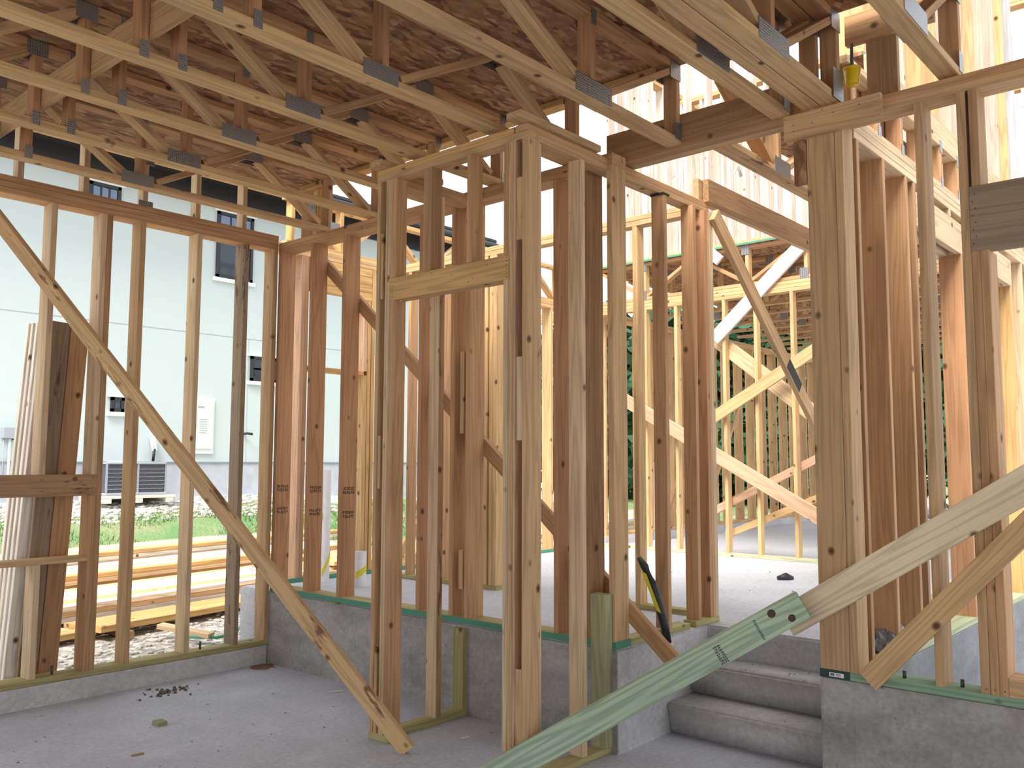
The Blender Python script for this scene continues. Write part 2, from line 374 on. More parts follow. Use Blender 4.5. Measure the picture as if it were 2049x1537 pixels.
# right door post (corner)
cst(2.812, 2.843, .036, 2.362, 'pale'); cst(2.812, 2.843, 2.485, ct, 'fir'); cst(2.781, 2.811, tone='tan'); cst(2.765, 2.780, tone='pink')
bx(cl, 'spacer_block', CX + .006, CX + .06, 2.724, 2.764, 1.58, 1.98 , 'pale'); bx(cl, 'spacer_block', CX + .004, CX + .06, 2.724, 2.764, .036, .52, 'tan'); bx(cl, 'spacer_block', CX + .004, CX + .06, 2.724, 2.764, 2.55, 2.86, 'tan')
cst(2.683, 2.723, tone='tan', x1=CX + .09)
bx(cl, 'header', CX, CX + .036, 2.802, 3.690, 2.362, 2.485, 'honey'); bx(cl, 'header', CX + .045, CX + .081, 2.845, 3.640, 2.362, 2.485, 'tan')
nails(cl, [(CX - .0008, 2.82, z) for z in (2.375, 2.395, 2.415, 2.435, 2.455, 2.472)] + [(CX - .0008, 3.66 + d, z) for z in (2.38, 2.40, 2.42, 2.44) for d in (0, .012)] + [(CX - .0008, y, z) for y, z in ((3.45, 2.39), (3.2, 2.44), (3.05, 2.40), (2.95, 2.455), (3.35, 2.47), (3.08, 2.385))])
for y, tn in ((3.36, 'brown'), (3.06, 'fir')): bx(cl, 'cripple_stud', CX, CX + W4, y, y + .036, 2.486, ct, tn)
bx(cl, 'cripple_stud', CX + .01, CX + W4, 3.40, 3.43, 2.486, ct, 'fir')
bx(cl, 'stud', 3.585, 3.623, 3.706, 3.79, .036, ct, 'pale'); bx(cl, 'bark_edge', 3.586, 3.622, 3.70, 3.7055, .036, 2.5, 'brown', BARK)
bx(cl, 'stud', 3.805, 3.843, 3.706, 3.79, .036, .50, 'treated')
bx(cl, 'stud', 3.60, 3.638, 2.683, 2.767, .036, ct, 'pale'); bx(cl, 'stud', 3.78, 3.843, 2.672, 2.767, .036, .80, (.36, .36, .21))
bx(cl, 'stud', 3.27, 3.30, 2.70, 2.767, .036, ct, 'pale')
stamp(cl, (3.795, 2.6715, .2), (1, 0, 0), (0, 0, 1), .035, .04, 2, 4)

# ------------------------------------------------------------------ hall partition running back from the closet corner
hp = thing('partition_frame', 'stud partition along the top of the concrete steps, its plate ending at the stair head', 'wall frame', (4.4, 2.7, .519))
bx(hp, 'bottom_plate', 3.98, 4.19, 2.655, 2.74, .519, .555, 'treated'); bx(hp, 'bottom_plate', 4.30, 4.60, 2.655, 2.74, .519, .555, 'treated'); bx(hp, 'bottom_plate', 4.67, 4.95, 2.655, 2.74, .519, .555, 'treated')
box(hp, 'painted_edge', 3.845, 3.985, 2.652, 2.6545, .519, .557, GREENM)
def hps(x0, x1, tone='fir', z0=.555): return bx(hp, 'stud', x0, x1, 2.655, 2.74, z0, ct, tone)
hps(4.366, 4.402); hps(4.40, 4.402) if False else None; hps(4.702, 4.738); hps(4.842, 4.876, 'red'); hps(4.878, 4.90, 'tan'); hps(4.902, 4.948, 'pale')
box(hp, 'dark_tape', 4.36, 4.43, 2.653, 2.742, ct - .015, ct - .002, BLACK)
nails(hp, [(4.38 + dx, 2.6545, z) for dx, z in ((0, .8), (.012, 1.4), (0, 2.1), (.37, 1.1), (.38, 1.9), (.39, 2.6))], 'y')

# ------------------------------------------------------------------ right wall on its curb
wr_ = thing('wall_right', None, None, (4.06, 1.2, .519), kind='structure')
bx(wr_, 'bottom_plate', 4.0, 4.132, -1.2, 1.645, .519, .555, 'green')
box(wr_, 'painted_end', 3.9985, 4.0, 1.513, 1.648, .519, .556, plain('dark_green_paint', (.012, .05, .045), .6))
lab = box(wr_, 'paper_label', 3.9968, 3.9984, 1.54, 1.605, .526, .544, WHT)
bm = bmesh.new()
for (a, c, e, f) in ((1.582, 1.6, .530, .541), (1.552, 1.576, .538, .5405), (1.552, 1.576, .533, .5355), (1.552, 1.57, .5285, .530)): bmbox(bm, 3.9962, 3.9967, a, c, e, f)
mesh_obj(wr_, 'label_print', bm, plain('grey_ink', (.12, .13, .2), .7))
bx(wr_, 'top_plate', 4.0, 4.132, -1.2, 1.64, 3.055, 3.091, 'tan'); bx(wr_, 'top_plate', 4.0, 4.132, -1.2, 1.29, 3.091, 3.13, 'fir')
bx(wr_, 'post', 4.0, 4.132, 1.513, 1.645, .555, 3.055, 'tan')
def rws(y0, y1, z0=.555, z1=3.055, tone='tan', mat=None): return bx(wr_, 'stud', 4.0, 4.132, y0, y1, z0, z1, tone, mat)
rws(1.475, 1.5115, tone='tan'); rws(1.124, 1.158, tone='tan')
rws(.952, .987, tone='tan'); rws(.919, .951, .555, 2.358, 'fir'); rws(.885, .9185, .555, 2.358, 'fir')
rws(.905, .940, 2.636, 3.055, 'brown')
bx(wr_, 'header', 4.0, 4.06, -1.0, .951, 2.358, 2.636, 'grey'); bx(wr_, 'sill', 4.0, 4.132, -.5, .884, .555, .63, 'tan')
bx(wr_, 'nailer', 3.964, 3.9995, 1.287, 1.74, 3.012, 3.134, 'tan')
bx(wr_, 'packer', 4.001, 4.03, 1.648, 1.71, 2.80, 3.01, 'tan', OSB)
for y in (1.30, 1.07): tube(wr_, 'anchor_bolt', [(4.06, y, .55), (4.06, y, .585)], .008, STEEL, 8)
nails(wr_, [(3.9632, y, z) for y, z in ((1.69, 3.08), (1.69, 3.05), (1.6, 3.07), (1.55, 3.12), (1.5, 3.095), (1.38, 3.1))])
nails(wr_, [(3.9995, .94 - .01 * (k % 2), 2.39 + .03 * k) for k in range(8)])
nails(wr_, [(3.9995, y, .575) for y in (.965, .935, .90)])

# ------------------------------------------------------------------ hall wall (runs back from the right wall)
ws = thing('wall_stair', None, None, (6, 1.53, .519), kind='structure')
bx(ws, 'bottom_plate', 4.14, 9.6, 1.47, 1.602, .519, .555, (.48, .52, .34))
for i in range(3): bx(ws, 'top_plate', 4.14, 9.0, 1.47, 1.602, 3.02 + .036 * i, 3.055 + .036 * i, 'pale')
for x, tn in ((4.165, 'fir'), (4.525, 'fir'), (4.885, 'fir'), (5.02, 'brown')): bx(ws, 'stud', x, x + T, 1.47, 1.602, .555, 3.02, tn)
bx(ws, 'jamb_stud', 5.93, 5.966, 1.47, 1.602, .555, 2.78, 'red'); bx(ws, 'jamb_stud', 7.24, 7.276, 1.47, 1.602, .555, 2.78, 'honey')
bx(ws, 'stud', 7.62, 7.656, 1.47, 1.602, .555, 3.02, 'pale'); bx(ws, 'stud', 8.0, 8.036, 1.47, 1.602, .555, 3.02, 'pine'); bx(ws, 'stud', 8.4, 8.436, 1.47, 1.602, .555, 3.02, 'pine')
bx(ws, 'header', 5.06, 7.28, 1.47, 1.506, 2.78, 2.975, 'pale'); bx(ws, 'header', 5.06, 7.28, 1.55, 1.60, 2.78, 2.975, 'pale')
for x in (5.3, 5.7, 6.1, 6.5): bx(ws, 'cripple_stud', x, x + T, 1.47, 1.602, 2.976, 3.02, 'pale')

# ------------------------------------------------------------------ floor trusses over the garage
ZB, ZT0, ZT1 = 3.147, 3.547, 3.583
def truss(label, yf, x0, x1, joint, hung=False, group='floor trusses over the garage'):
    y0 = yf - W4
    t = thing('floor_truss', label, 'truss', (2, (y0 + yf) / 2, ZB), group)
    tb = random.choice(['tan', 'pine', 'tan'])
    bx(t, 'bottom_chord', x0, x1, y0, yf, ZB, ZB + T, tb); bx(t, 'top_chord', x0, x1 if hung else 3.918, y0, yf, ZT0, ZT1, 'fir')
    def web(xa, za, xb, zb, tn='fir'): board(t, 'web', (xa, (y0 + yf) / 2, za), (xb, (y0 + yf) / 2, zb), W4 - .003, T, (0, 1, 0), tn)
    def plates(xa, xb, za, zb):
        for y in (y0 - .0016, yf + .0016): mplate(t, xa, xb, y, za, zb)
    zl, zh = ZB + T, ZT0
    if not hung:
        for xv in (1.658, 1.828): web(xv, zl, xv, zh, 'red'); plates(xv - .02, xv + .02, ZB + .004, ZB + .075); (plates(xv - .02, xv + .02, zh - .04, ZT1 - .004) if xv > 1.7 else None)
        J = joint; web(J + .03, zl, J + .03, zh, 'red'); web(J - .06, zl + .015, 1.865, zh - .015, 'tan'); web(J + .12, zl + .012, 3.2, zh - .012, 'fir')
        web(3.29, zh - .015, 3.80, zl + .015, 'tan'); plates(J - .1, J + .1, ZB + .002, ZB + .075); plates(J + .01, J + .05, zh - .04, ZT1 - .004)
        plates(3.18, 3.31, zh - .045, ZT1 - .003); web(3.89, zl, 3.89, zh, 'fir'); plates(x1 - .09, x1, ZB, ZB + .075); plates(3.87, 3.915, zh - .035, ZT1 - .003)
        web(1.62, zh - .015, 1.08, zl + .015, 'tan'); web(.98, zl, .98, zh, 'red'); plates(.92, 1.1, ZB + .002, ZB + .075); plates(1.6, 1.70, zh - .045, ZT1 - .003)
        web(.9, zl + .015, .2, zh - .015, 'fir')
    else:
        J = joint; web(J, zl, J, zh, 'red'); web(J - .07, zl + .015, J - .75, zh - .015, 'tan'); web(J + .09, zl + .015, x1 - .10, zh - .03, 'fir')
        plates(J - .14, J + .14, ZB + .002, ZB + .09); plates(J - .02, J + .02, zh - .04, ZT1 - .004); web(x1 - .02, zl, x1 - .02, zh, 'fir')
        plates(x1 - .10, x1, zh - .06, ZT1 - .003); plates(x1 - .06, x1, ZB + .02, ZB + .11)
        web(J - .82, zh - .015, J - 1.5, zl + .015, 'tan'); web(J - 1.6, zl, J - 1.6, zh, 'red'); plates(J - 1.7, J - 1.45, ZB + .002, ZB + .08)
    return t
ordn = ['floor truss right beside the left wall top plate', 'second floor truss in from the left wall', 'third floor truss in from the left wall',
        'fourth floor truss in from the left wall, passing over the closet door', 'fifth floor truss in from the left wall, ending over the closet corner post']
for lb, yf in zip(ordn, (5.255, 4.70, 4.135, 3.573, 3.0)): truss(lb, yf, -.6, 3.977, 2.45)
truss('floor truss hung from the beam face, left of the paired trusses', 2.405, -.6, 4.0, 3.22, True)
truss('floor truss ending at the nailer board, next left of the paired trusses', 1.81, -.6, 4.0, 3.25, True)
truss('left one of the two floor trusses fastened together', 1.652, -.6, 3.99, 3.3, True)
truss('right one of the two floor trusses fastened together, with a bright end plate', 1.5635, -.6, 4.02, 3.3, True)
tr = truss('floor truss bearing on the right wall top plates near the sky opening', 1.062, -.6, 4.10, 3.45, True)
mp = tag(mplate(tr, 3.90, 4.02, 1.47, ZB - .004, ZB + .14), None)
sb = bx(None, 'strongback', 1.678, 1.712, .9, 5.5, 3.25, 3.392, 'tan'); tag(sb, 'long plank on edge running crosswise through the open truss panels', 'strongback')
rb_ = bx(None, 'ribbon_board', 3.92, 4.004, 2.42, 5.6, 3.545, 3.582, 'honey'); tag(rb_, 'flat ribbon board along the truss ends under the subfloor edge', 'board')
rbb = bx(None, 'ribbon_board', 4.06, 4.10, 1.08, 1.47, 3.44, 3.583, 'fir'); tag(rbb, 'short rim board between the paired trusses and the rightmost truss', 'board')
bm_ = thing('flush_beam', 'double plank beam the right hand floor trusses hang from, over the steps', 'beam', (4.07, 2.2, 3.13))
bx(bm_, 'beam_ply', 4.003, 4.07, 1.742, 2.80, 3.131, 3.315, 'brown'); bx(bm_, 'beam_ply', 4.0715, 4.138, 1.655, 2.80, 3.131, 3.315, 'tan')
nails(bm_, [(4.0022, y, z) for y, z in ((2.25, 3.2), (2.2, 3.25), (2.05, 3.26), (2.02, 3.22), (2.4, 3.19), (2.3, 3.17))])

# subfloor above: OSB sheets with green painted long edges
ce = thing('ceiling', None, None, (1.5, 3, 3.584), kind='structure')
for i, (a, b_) in enumerate(((-.65, .505), (.508, 1.658), (1.661, 2.811), (2.814, 4.005))):
    ys = [(-.9, 1.2), (1.2025, 3.502), (3.505, 5.9)] if i % 2 else [(-.9, 2.35), (2.3525, 4.65), (4.653, 5.9)]
    for y0, y1 in ys: box(ce, 'osb_panel', a, b_, y0, y1, 3.584, 3.602, OSB)
    box(ce, 'green_edge', b_, b_ + .0024, -.9, 5.9, 3.5835, 3.60, GREENM)
for (x0, y0) in ((2.9, 3.02), (2.88, 3.66), (1.75, 4.2)): stamp(ce, (x0, y0 + .4, 3.5838), (0, -1, 0), (1, 0, 0), .42, .10, 2, 9)

gab = thing('gable_truss', 'gable end floor truss standing on the left wall top plates against the daylight', 'truss', (2, 5.81, 3.205))
bx(gab, 'top_chord', -2, 3.97, 5.772, 5.856, 3.547, 3.583, 'pine')
for x in (1.2, 1.59, 1.985, 2.38, 2.775, 3.165, 3.54): bx(gab, 'web', x, x + T, 5.772, 5.856, 3.206, 3.546, 'pale')
for z in (3.21, 3.50): mplate(gab, 2.745, 2.845, 5.770, z, z + .035)
# unseen rest of the garage bay, added to block light: roof deck, end wall
for i in range(3):
    for j in range(4): box(ce, 'osb_panel', -4.5 + 1.28 * i, -3.224 + 1.28 * i, -3.6 + 2.4 * j, -1.203 + 2.4 * j, 3.584, 3.602, OSB)
for i in range(4): box(ce, 'osb_panel', -.65 + 1.16 * i, .506 + 1.16 * i, -3.6, -.905, 3.584, 3.602, OSB)
wf = thing('wall_front_unseen', None, None, (-4.4, 1, 0), kind='structure')
for y0, y1, z0 in ((-3.6, -2.4, 0), (-2.4, 4.2, 2.7), (4.2, 5.75, 0)): box(wf, 'osb_panel', -4.45, -4.43, y0, y1, z0, 3.58, OSB)

# ------------------------------------------------------------------ diagonal braces near the camera
def brace(label, p0, p1, w, t, up, tone, mat=None, name='diagonal_brace', cat='brace', j=.05):
    o = board(None, name, p0, p1, w, t, up, tone, mat, j); return tag(o, label, cat)
d0, d1 = V((3.155, 3.46, .012)), V((1.844, 5.60, 2.87))
dd = (d1 - d0).normalized(); nrm = V((-1, -.35, -.1)); nrm = (nrm - dd * nrm.dot(dd)).normalized()
lb = brace('long stained brace slanting across the left wall studs down to the closet door post', d0, d0 + (d1 - d0) * 1.062, .088, T, dd.cross(nrm), 'pine', WEATH)
u_ = dd.cross(nrm).normalized()
if u_.z < 0: u_ = -u_
q_ = d0 + (d1 - d0) * .33; zc = dd.cross(u_)
if zc.dot(V((-1, -.3, 0))) < 0: zc = -zc
bmk = stamp(None, q_ + zc * (T / 2 + .0004) - u_ * .025, u_ if u_.cross(-dd).dot(zc) > 0 else -u_, -dd, .05, .03, 3, 6)
bmk.parent = lb; bmk.matrix_parent_inverse = lb.matrix_basis.inverted()
tw = thing('diagonal_brace', 'pale brace rising to the right in front of the right wall studs', 'brace', (3.98, 1, .8))
board(tw, 'plank', (3.9815, 1.79, .745), (3.9815, .0, 1.905), .135, T, (0, 0, 1), (.82, .70, .49), j=.02)
gb = thing('treated_brace', 'green treated plank rising from the floor and lapped over the pale brace', 'brace', (3.3, 2.5, .2))
g0, g1 = V((3.04, 2.80, .055)), V((3.915, 1.685, .843)); gd = (g1 - g0).normalized(); gn = V((gd.y, -gd.x, 0)).normalized()
GREENL = lumber_mat('treated_lumber', knots=False, rings=(.74, .96, 1.04), rf=48)
board(gb, 'plank', g0 - gd * .0, g1, .126, T, (0, 0, 1), (.43, .56, .41), GREENL, .02)
gu = V((0, 0, 1)) - gd * gd.z; gu.normalize(); gz = gd.cross(gu)
gs = 1 if gz.dot(V((-1, -1, 0))) > 0 else -1
board(gb, 'painted_end', g1, g1 + gd * .0016, .124, T - .002, gu, (.03, .13, .085), j=0)
def on_green(s, v): return g1 - gd * s + gu * v + gz * gs * (T / 2 + .0002)
# ink runs along the plank; u must read with +v x so that the strokes face outwards
vv = -gd if gs > 0 else gd
stamp(gb, on_green(.235, .048), -gu, gd, .10, .014, 1, 12); stamp(gb, on_green(.45, .03), -gu, gd, .09, .04, 2, 8)
for (s, v, r) in ((.145, .035, .019), (.075, -.025, .017)):
    bm = bmesh.new(); bmesh.ops.create_circle(bm, cap_ends=True, radius=r, segments=14)
    q = Matrix((gd, gu, gz * gs)).transposed().to_4x4(); q.translation = on_green(s, v) + gz * gs * .0004
    bmesh.ops.transform(bm, matrix=q, verts=bm.verts); mesh_obj(gb, 'knot', bm, plain('dark_knot', (.07, .03, .02), .7, noise=.5, ns=60))
sd = brace('short split brace nailed low across the right wall plate', (3.981, 1.425, .538), (3.981, .45, 1.60), .096, T, (0, 1, 1), 'pine')
sl_ = (V((3.981, .45, 1.6)) - V((3.981, 1.425, .538))).normalized(); su = V((0, sl_.z, -sl_.y))
bb = brace('long brace nailed behind the back wall studs, its foot hanging over the steps', (3.9955, 5.42, 3.0), (3.9955, 2.375, .452), W4, T, (0, 0, 1), 'fir')

# ------------------------------------------------------------------ over the steps: header and its braces
hh = thing('hall_header', 'double plank header spanning from the stair partition over the hall', 'header', (5.6, 2.69, 3.07))
bx(hh, 'beam_ply', 4.905, 7.4, 2.655, 2.695, 3.115, 3.26, 'brown'); bx(hh, 'beam_ply', 4.86, 7.4, 2.70, 2.74, 3.115, 3.26, 'tan'); bx(hh, 'post', 7.3, 7.4, 2.655, 2.74, .519, 3.114, 'fir')
db = brace('steep brace from the stair partition top plate, with a dark smudge', (4.93, 2.634, 3.03), (7.9, 2.634, .53), .10, T, (1, 0, 1), 'tan')
dv_ = (V((7.9, 2.634, .53)) - V((4.93, 2.634, 3.03))).normalized(); q0 = V((4.93, 2.6155, 3.03)) + dv_ * 1.32
smo = board(None, 'dark_smudge', q0, q0 + dv_ * .26, .085, .001, (1, 0, 1), (.05, .045, .05))
smo.parent = db; smo.matrix_parent_inverse = db.matrix_basis.inverted()
for (y0, y1, z0, z1) in ((1.498, 1.501, .01, .50), (-2.9, 1.64, .168, .170)): box(rbk, 'form_seam', 3.9988, 4.0005, y0, y1, z0, z1, CURB)

# ------------------------------------------------------------------ far stud wall, its trusses and deck
FX = 8.40
fwall = thing('stud_wall', 'far interior stud wall across the upper slab, beyond the concrete steps', 'wall frame', (FX, 4.5, .519))
bx(fwall, 'bottom_plate', FX, FX + W4, 2.6, 6.0, .519, .555, (.50, .52, .36))
for i in range(3): bx(fwall, 'top_plate', FX, FX + W4, 1.61, 8.2, 3.19 + .037 * i, 3.226 + .037 * i, 'pine')
for y in (3.30, 3.636, 4.027, 4.382, 4.96, 5.35, 5.72): bx(fwall, 'stud', FX, FX + W4, y, y + T, .555, 3.19, 'pine')
bx(fwall, 'post', FX, FX + W4, 8.05, 8.13, .3, 3.19, 'pine')
def ftruss(x, label, y0=1.62, y1=6.0, z0=3.303, dep=.43, detail=True):
    t = thing('floor_truss', label, 'truss', (x, 4, z0), 'far floor trusses')
    bx(t, 'bottom_chord', x, x + W4, y0, y1, z0, z0 + T, 'tan'); bx(t, 'top_chord', x, x + W4, y0, y1, z0 + dep - T, z0 + dep, 'fir')
    xc = x + W4 / 2; n = 7; s = (y1 - y0) / n
    for i in range(n):
        ya, yb = y0 + i * s + .03, y0 + (i + 1) * s - .03
        za, zb = (z0 + T + .01, z0 + dep - T - .01)
        if i % 2: za, zb = zb, za
        board(t, 'web', (xc, ya, za), (xc, yb, zb), W4 - .004, T, (1, 0, 0), 'fir')
        bx(t, 'web', x + .002, x + W4 - .002, ya - .048, ya - .012, z0 + T, z0 + dep - T, 'pine')
        if detail:
            for zq in (z0 - .004, z0 + dep - .10):
                for xx in (x - .0016, x + W4 + .0016): mplate(t, ya - .06, ya + .03, xx, zq, zq + .11, axis='x')
    return t
fo = ['nearest of the far floor trusses, resting on the far stud wall', 'second of the far floor trusses, behind the far stud wall', 'third of the far floor trusses, behind the far stud wall',
      'fourth of the far floor trusses, behind the far stud wall', 'fifth of the far floor trusses, behind the far stud wall', 'sixth of the far floor trusses, behind the far stud wall',
      'seventh of the far floor trusses, behind the far stud wall', 'eighth of the far floor trusses, behind the far stud wall', 'ninth of the far floor trusses, behind the far stud wall',
      'tenth of the far floor trusses, behind the far stud wall', 'farthest of the far floor trusses, near the trees']
for k, lb in enumerate(fo): ftruss(FX + .003 + .576 * k, lb, detail=k < 6)
dk = thing('deck', 'far upper floor deck of OSB sheets with a green painted edge', 'deck', (11, 4, 3.735))
for i in range(6): box(dk, 'osb_panel', 8.37 + 1.153 * i, 9.52 + 1.153 * i, 1.55, 6.1, 3.735, 3.755, OSB)
box(dk, 'green_edge', 8.367, 8.37, 1.55, 6.1, 3.735, 3.756, GREENM)
def swall(label, axis, fixed, a, b, z0, h, sp=.384, tone='white', w=W6, ply=2, skip=()):
    c0 = (fixed, (a + b) / 2, z0) if axis == 'y' else ((a + b) / 2, fixed, z0)
    t = thing('stud_wall', label, 'wall frame', c0)
    def q(n, s0, s1, zA, zB, tn):
        if axis == 'y': bx(t, n, fixed, fixed + w, s0, s1, zA, zB, tn)
        else: bx(t, n, s0, s1, fixed, fixed + w, zA, zB, tn)
    q('bottom_plate', a, b, z0, z0 + T, 'pine')
    for i in range(ply): q('top_plate', a, b, z0 + h - T * (i + 1), z0 + h - T * i - .001, 'pine')
    n = int((b - a) / sp)
    for i in range(n + 1):
        if i in skip: continue
        s = min(a + i * sp, b - T); q('stud', s, s + T, z0 + T, z0 + h - T * ply, random.choice([tone, tone, tone, 'blush' if tone != 'tan' else 'pine'] if tone != 'mixed' else [(.50, .50, .52), 'pine', (.60, .47, .38), (.56, .50, .45)]))
    return t
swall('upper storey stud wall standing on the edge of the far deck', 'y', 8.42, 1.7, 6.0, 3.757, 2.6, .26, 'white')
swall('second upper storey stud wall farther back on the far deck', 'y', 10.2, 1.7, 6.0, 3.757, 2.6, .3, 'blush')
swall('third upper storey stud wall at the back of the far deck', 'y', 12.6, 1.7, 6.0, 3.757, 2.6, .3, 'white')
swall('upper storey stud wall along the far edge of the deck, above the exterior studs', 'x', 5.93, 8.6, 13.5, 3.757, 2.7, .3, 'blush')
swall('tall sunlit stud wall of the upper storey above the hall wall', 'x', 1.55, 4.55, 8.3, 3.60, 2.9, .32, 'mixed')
swall('exterior stud wall on the low curb far behind the steps', 'x', 6.02, 8.55, 15.4, .62, 2.64, .384, 'tan')
lc2 = box(None, 'trim_6', 8.5, 16, 6.0, 6.2, .519, .62, STEP); tag(lc2, kind='structure')
# truss and rim over the hall wall
gt = thing('floor_truss', 'short floor truss standing on top of the hall wall plates', 'truss', (6, 1.53, 3.128))
bx(gt, 'bottom_chord', 4.14, 8.3, 1.49, 1.574, 3.129, 3.165, 'pale'); bx(gt, 'top_chord', 4.14, 8.3, 1.49, 1.574, 3.40, 3.436, 'pale')
for i in range(11):
    x = 4.18 + .365 * i; bx(gt, 'web', x, x + T, 1.49, 1.574, 3.165, 3.40, 'fir')
    for z in (3.13, 3.36): mplate(gt, x - .003, x + .039, 1.4884, z, z + .075)
box(gt, 'osb_web', 4.5, 5.1, 1.578, 1.59, 3.13, 3.436, OSB)
d2 = thing('deck', 'near upper floor deck edge over the hall wall', 'deck', (6, 1.9, 3.5))
bx(d2, 'rim_board', 4.5, 8.3, 1.50, 1.536, 3.44, 3.578, 'pale'); box(d2, 'green_edge', 4.5, 8.3, 1.538, 1.5405, 3.579, 3.598, GREENM); box(d2, 'osb_panel', 4.5, 8.3, 1.541, 1.72, 3.579, 3.599, OSB)
vb = bx(None, 'stub_post', 4.095, 4.13, 1.248, 1.386, 3.131, 3.45, 'brown'); tag(vb, 'short plank standing on the right wall plates beside the yellow cap', 'post')
ht = thing('floor_truss', 'hall floor truss hung behind the flush beam, with a ragged lower edge', 'truss', (5.2, 2.17, 3.147))
bx(ht, 'bottom_chord', 4.142, 6.6, 2.13, 2.236, 3.15, 3.186, 'tan', WEATH); bx(ht, 'top_chord', 4.142, 6.6, 2.14, 2.226, 3.55, 3.583, 'fir')
for xa, za, xb, zb in ((4.2, 3.54, 4.75, 3.2), (5.5, 3.54, 4.9, 3.2), (5.6, 3.54, 6.2, 3.2)): board(ht, 'web', (xa, 2.183, za), (xb, 2.183, zb), W4, T, (0, 1, 0), 'fir')
for x in (4.80, 6.2): bx(ht, 'web', x, x + T, 2.14, 2.226, 3.187, 3.55, 'brown')
mplate(ht, 4.72, 4.93, 2.1285, 3.15, 3.24)
hs = thing('ceiling_sheet', 'OSB subfloor sheet over the hall beyond the beam', 'sheet', (5.4, 2.3, 3.585)); box(hs, 'osb_panel', 5.0, 6.8, 1.80, 2.5, 3.585, 3.602, OSB)

# far braces
def fbr(label, p0, p1, w=.12, tone='pine', x=8.38, up=(0, 0, 1)): return brace(label, (x, p0[0], p0[1]), (x, p1[0], p1[1]), w, .034, up, tone)
fbr('pale plank brace on the far stud wall, rising past the far deck edge', (4.50, 2.78), (3.52, 3.64), .14, 'white')
fbr('plank brace rising right across the far studs at mid height', (4.55, 1.92), (3.30, 2.63), .12, 'pine', 8.34)
fbr('plank brace falling right behind the far studs', (4.6, 2.84), (3.2, 1.72), .16, 'pale', 8.503)
fbr('long low plank brace falling right across the far studs', (5.62, 2.20), (3.2, .86), .14, 'pink', 8.302)
fbr('thin low brace rising right behind the far studs', (4.6, .98), (3.2, 1.66), .08, 'pink', 8.54)
fbr('lowest thin brace rising right near the far bottom plate', (4.5, .72), (3.3, 1.22), .07, 'pine', 8.58)
fbr('short brace stub sticking out above the far deck', (4.75, 3.93), (4.40, 3.60), .11, 'white', 8.349)
brace('thin dark stick leaning on the far exterior studs', (9.6, 5.90, .66), (10.9, 5.96, 2.6), .07, .034, (0, 0, 1), 'brown')
brace('thin brace leaning outward near the far exterior wall', (10.4, 5.86, .6), (11.8, 5.95, 2.3), .06, .034, (0, 0, 1), 'tan')

# ------------------------------------------------------------------ exterior wall of the upper slab, left part
le = thing('stud_wall', 'exterior stud wall on the upper slab with a deep header, seen behind the back wall', 'wall frame', (6, 6.05, .519))
Y0 = 6.0
bx(le, 'bottom_plate', 3.98, 8.35, Y0, Y0 + W6, .519, .555, 'treated'); box(le, 'painted_edge', 3.98, 8.35, Y0 - .002, Y0 - .0004, .521, .553, GREENM)
for i in range(2): bx(le, 'top_plate', 3.98, 8.35, Y0, Y0 + W6, 3.165 + .036 * i, 3.20 + .036 * i, 'pine')
for i in range(4): bx(le, 'header_ply', 4.32, 4.98, Y0, Y0 + .04, 2.885 + .07 * i, 2.953 + .07 * i, 'honey')
for x, tn, z0, z1 in ((4.24, 'pink', .555, 3.165), (4.276, 'fir', .555, 3.165), (4.90, 'pine', .555, 2.225), (4.90, 'pink', 2.26, 2.885), (4.94, 'honey', .555, 2.885), (4.985, 'honey', .555, 3.165),
                      (5.33, 'fir', .555, 3.165), (5.72, 'tan', .555, 3.165), (5.91, 'pine', .555, 3.165), (6.3, 'pink', .555, 3.165), (6.55, 'pine', .555, 3.165), (6.62, 'pine', .555, 3.165), (7.0, 'pine', .555, 3.165), (7.5, 'pine', .555, 3.165), (8.0, 'pine', .555, 3.165)):
    if x in (5.33, 5.72): continue
    bx(le, 'stud', x, x + T, Y0, Y0 + W6, z0, z1, tn)
bx(le, 'rail', 4.312, 4.90, Y0, Y0 + W6, 2.225, 2.26, 'honey', WEATH)
rt2 = thing('floor_truss', 'sunlit floor truss along the top of the exterior wall behind the back wall', 'truss', (6, 6.05, 3.238))
bx(rt2, 'bottom_chord', 4.1, 8.3, 6.02, 6.104, 3.238, 3.274, 'pine'); bx(rt2, 'top_chord', 4.1, 8.3, 6.02, 6.104, 3.62, 3.656, 'pine')
for i in range(9):
    x = 4.14 + .5 * i; bx(rt2, 'web', x, x + T, 6.022, 6.102, 3.274, 3.62, 'honey')
    if i < 8: board(rt2, 'web', (x + .06, 6.062, 3.28 if i % 2 else 3.615), (x + .47, 6.062, 3.615 if i % 2 else 3.28), .08, T, (0, 1, 0), 'pine')
rs = thing('end_post', 'plank post with bright connector plates above the left wall corner', 'post', (4.0, 5.6, 3.145))
bx(rs, 'plank', 3.98, 4.015, 5.52, 5.66, 3.146, 3.583, 'fir'); 
for i in range(3): bx(rs, 'plank', 3.98, 4.015, 5.44 - .055 * i, 5.475 - .055 * i, 3.146, 3.56, 'honey')
mplate(rs, 5.47, 5.57, 3.978, 3.36, 3.45, axis='x'); mplate(rs, 5.47, 5.55, 3.978, 3.15, 3.19, axis='x')
ip = thing('stud_wall', 'short interior partition on the upper slab behind the closet, its plate end showing', 'wall frame', (5.07, 5, .519))
bx(ip, 'bottom_plate', 4.99, 5.074, 4.52, 5.75, .519, .553, 'treated'); bx(ip, 'bottom_plate', 4.99, 5.074, 2.77, 3.9, .519, .553, 'treated')
for y in (4.53, 4.568, 4.62, 5.1, 5.5): bx(ip, 'stud', 4.99, 5.074, y, y + T, .553, 3.08, 'pine' if y < 4.7 else 'fir')
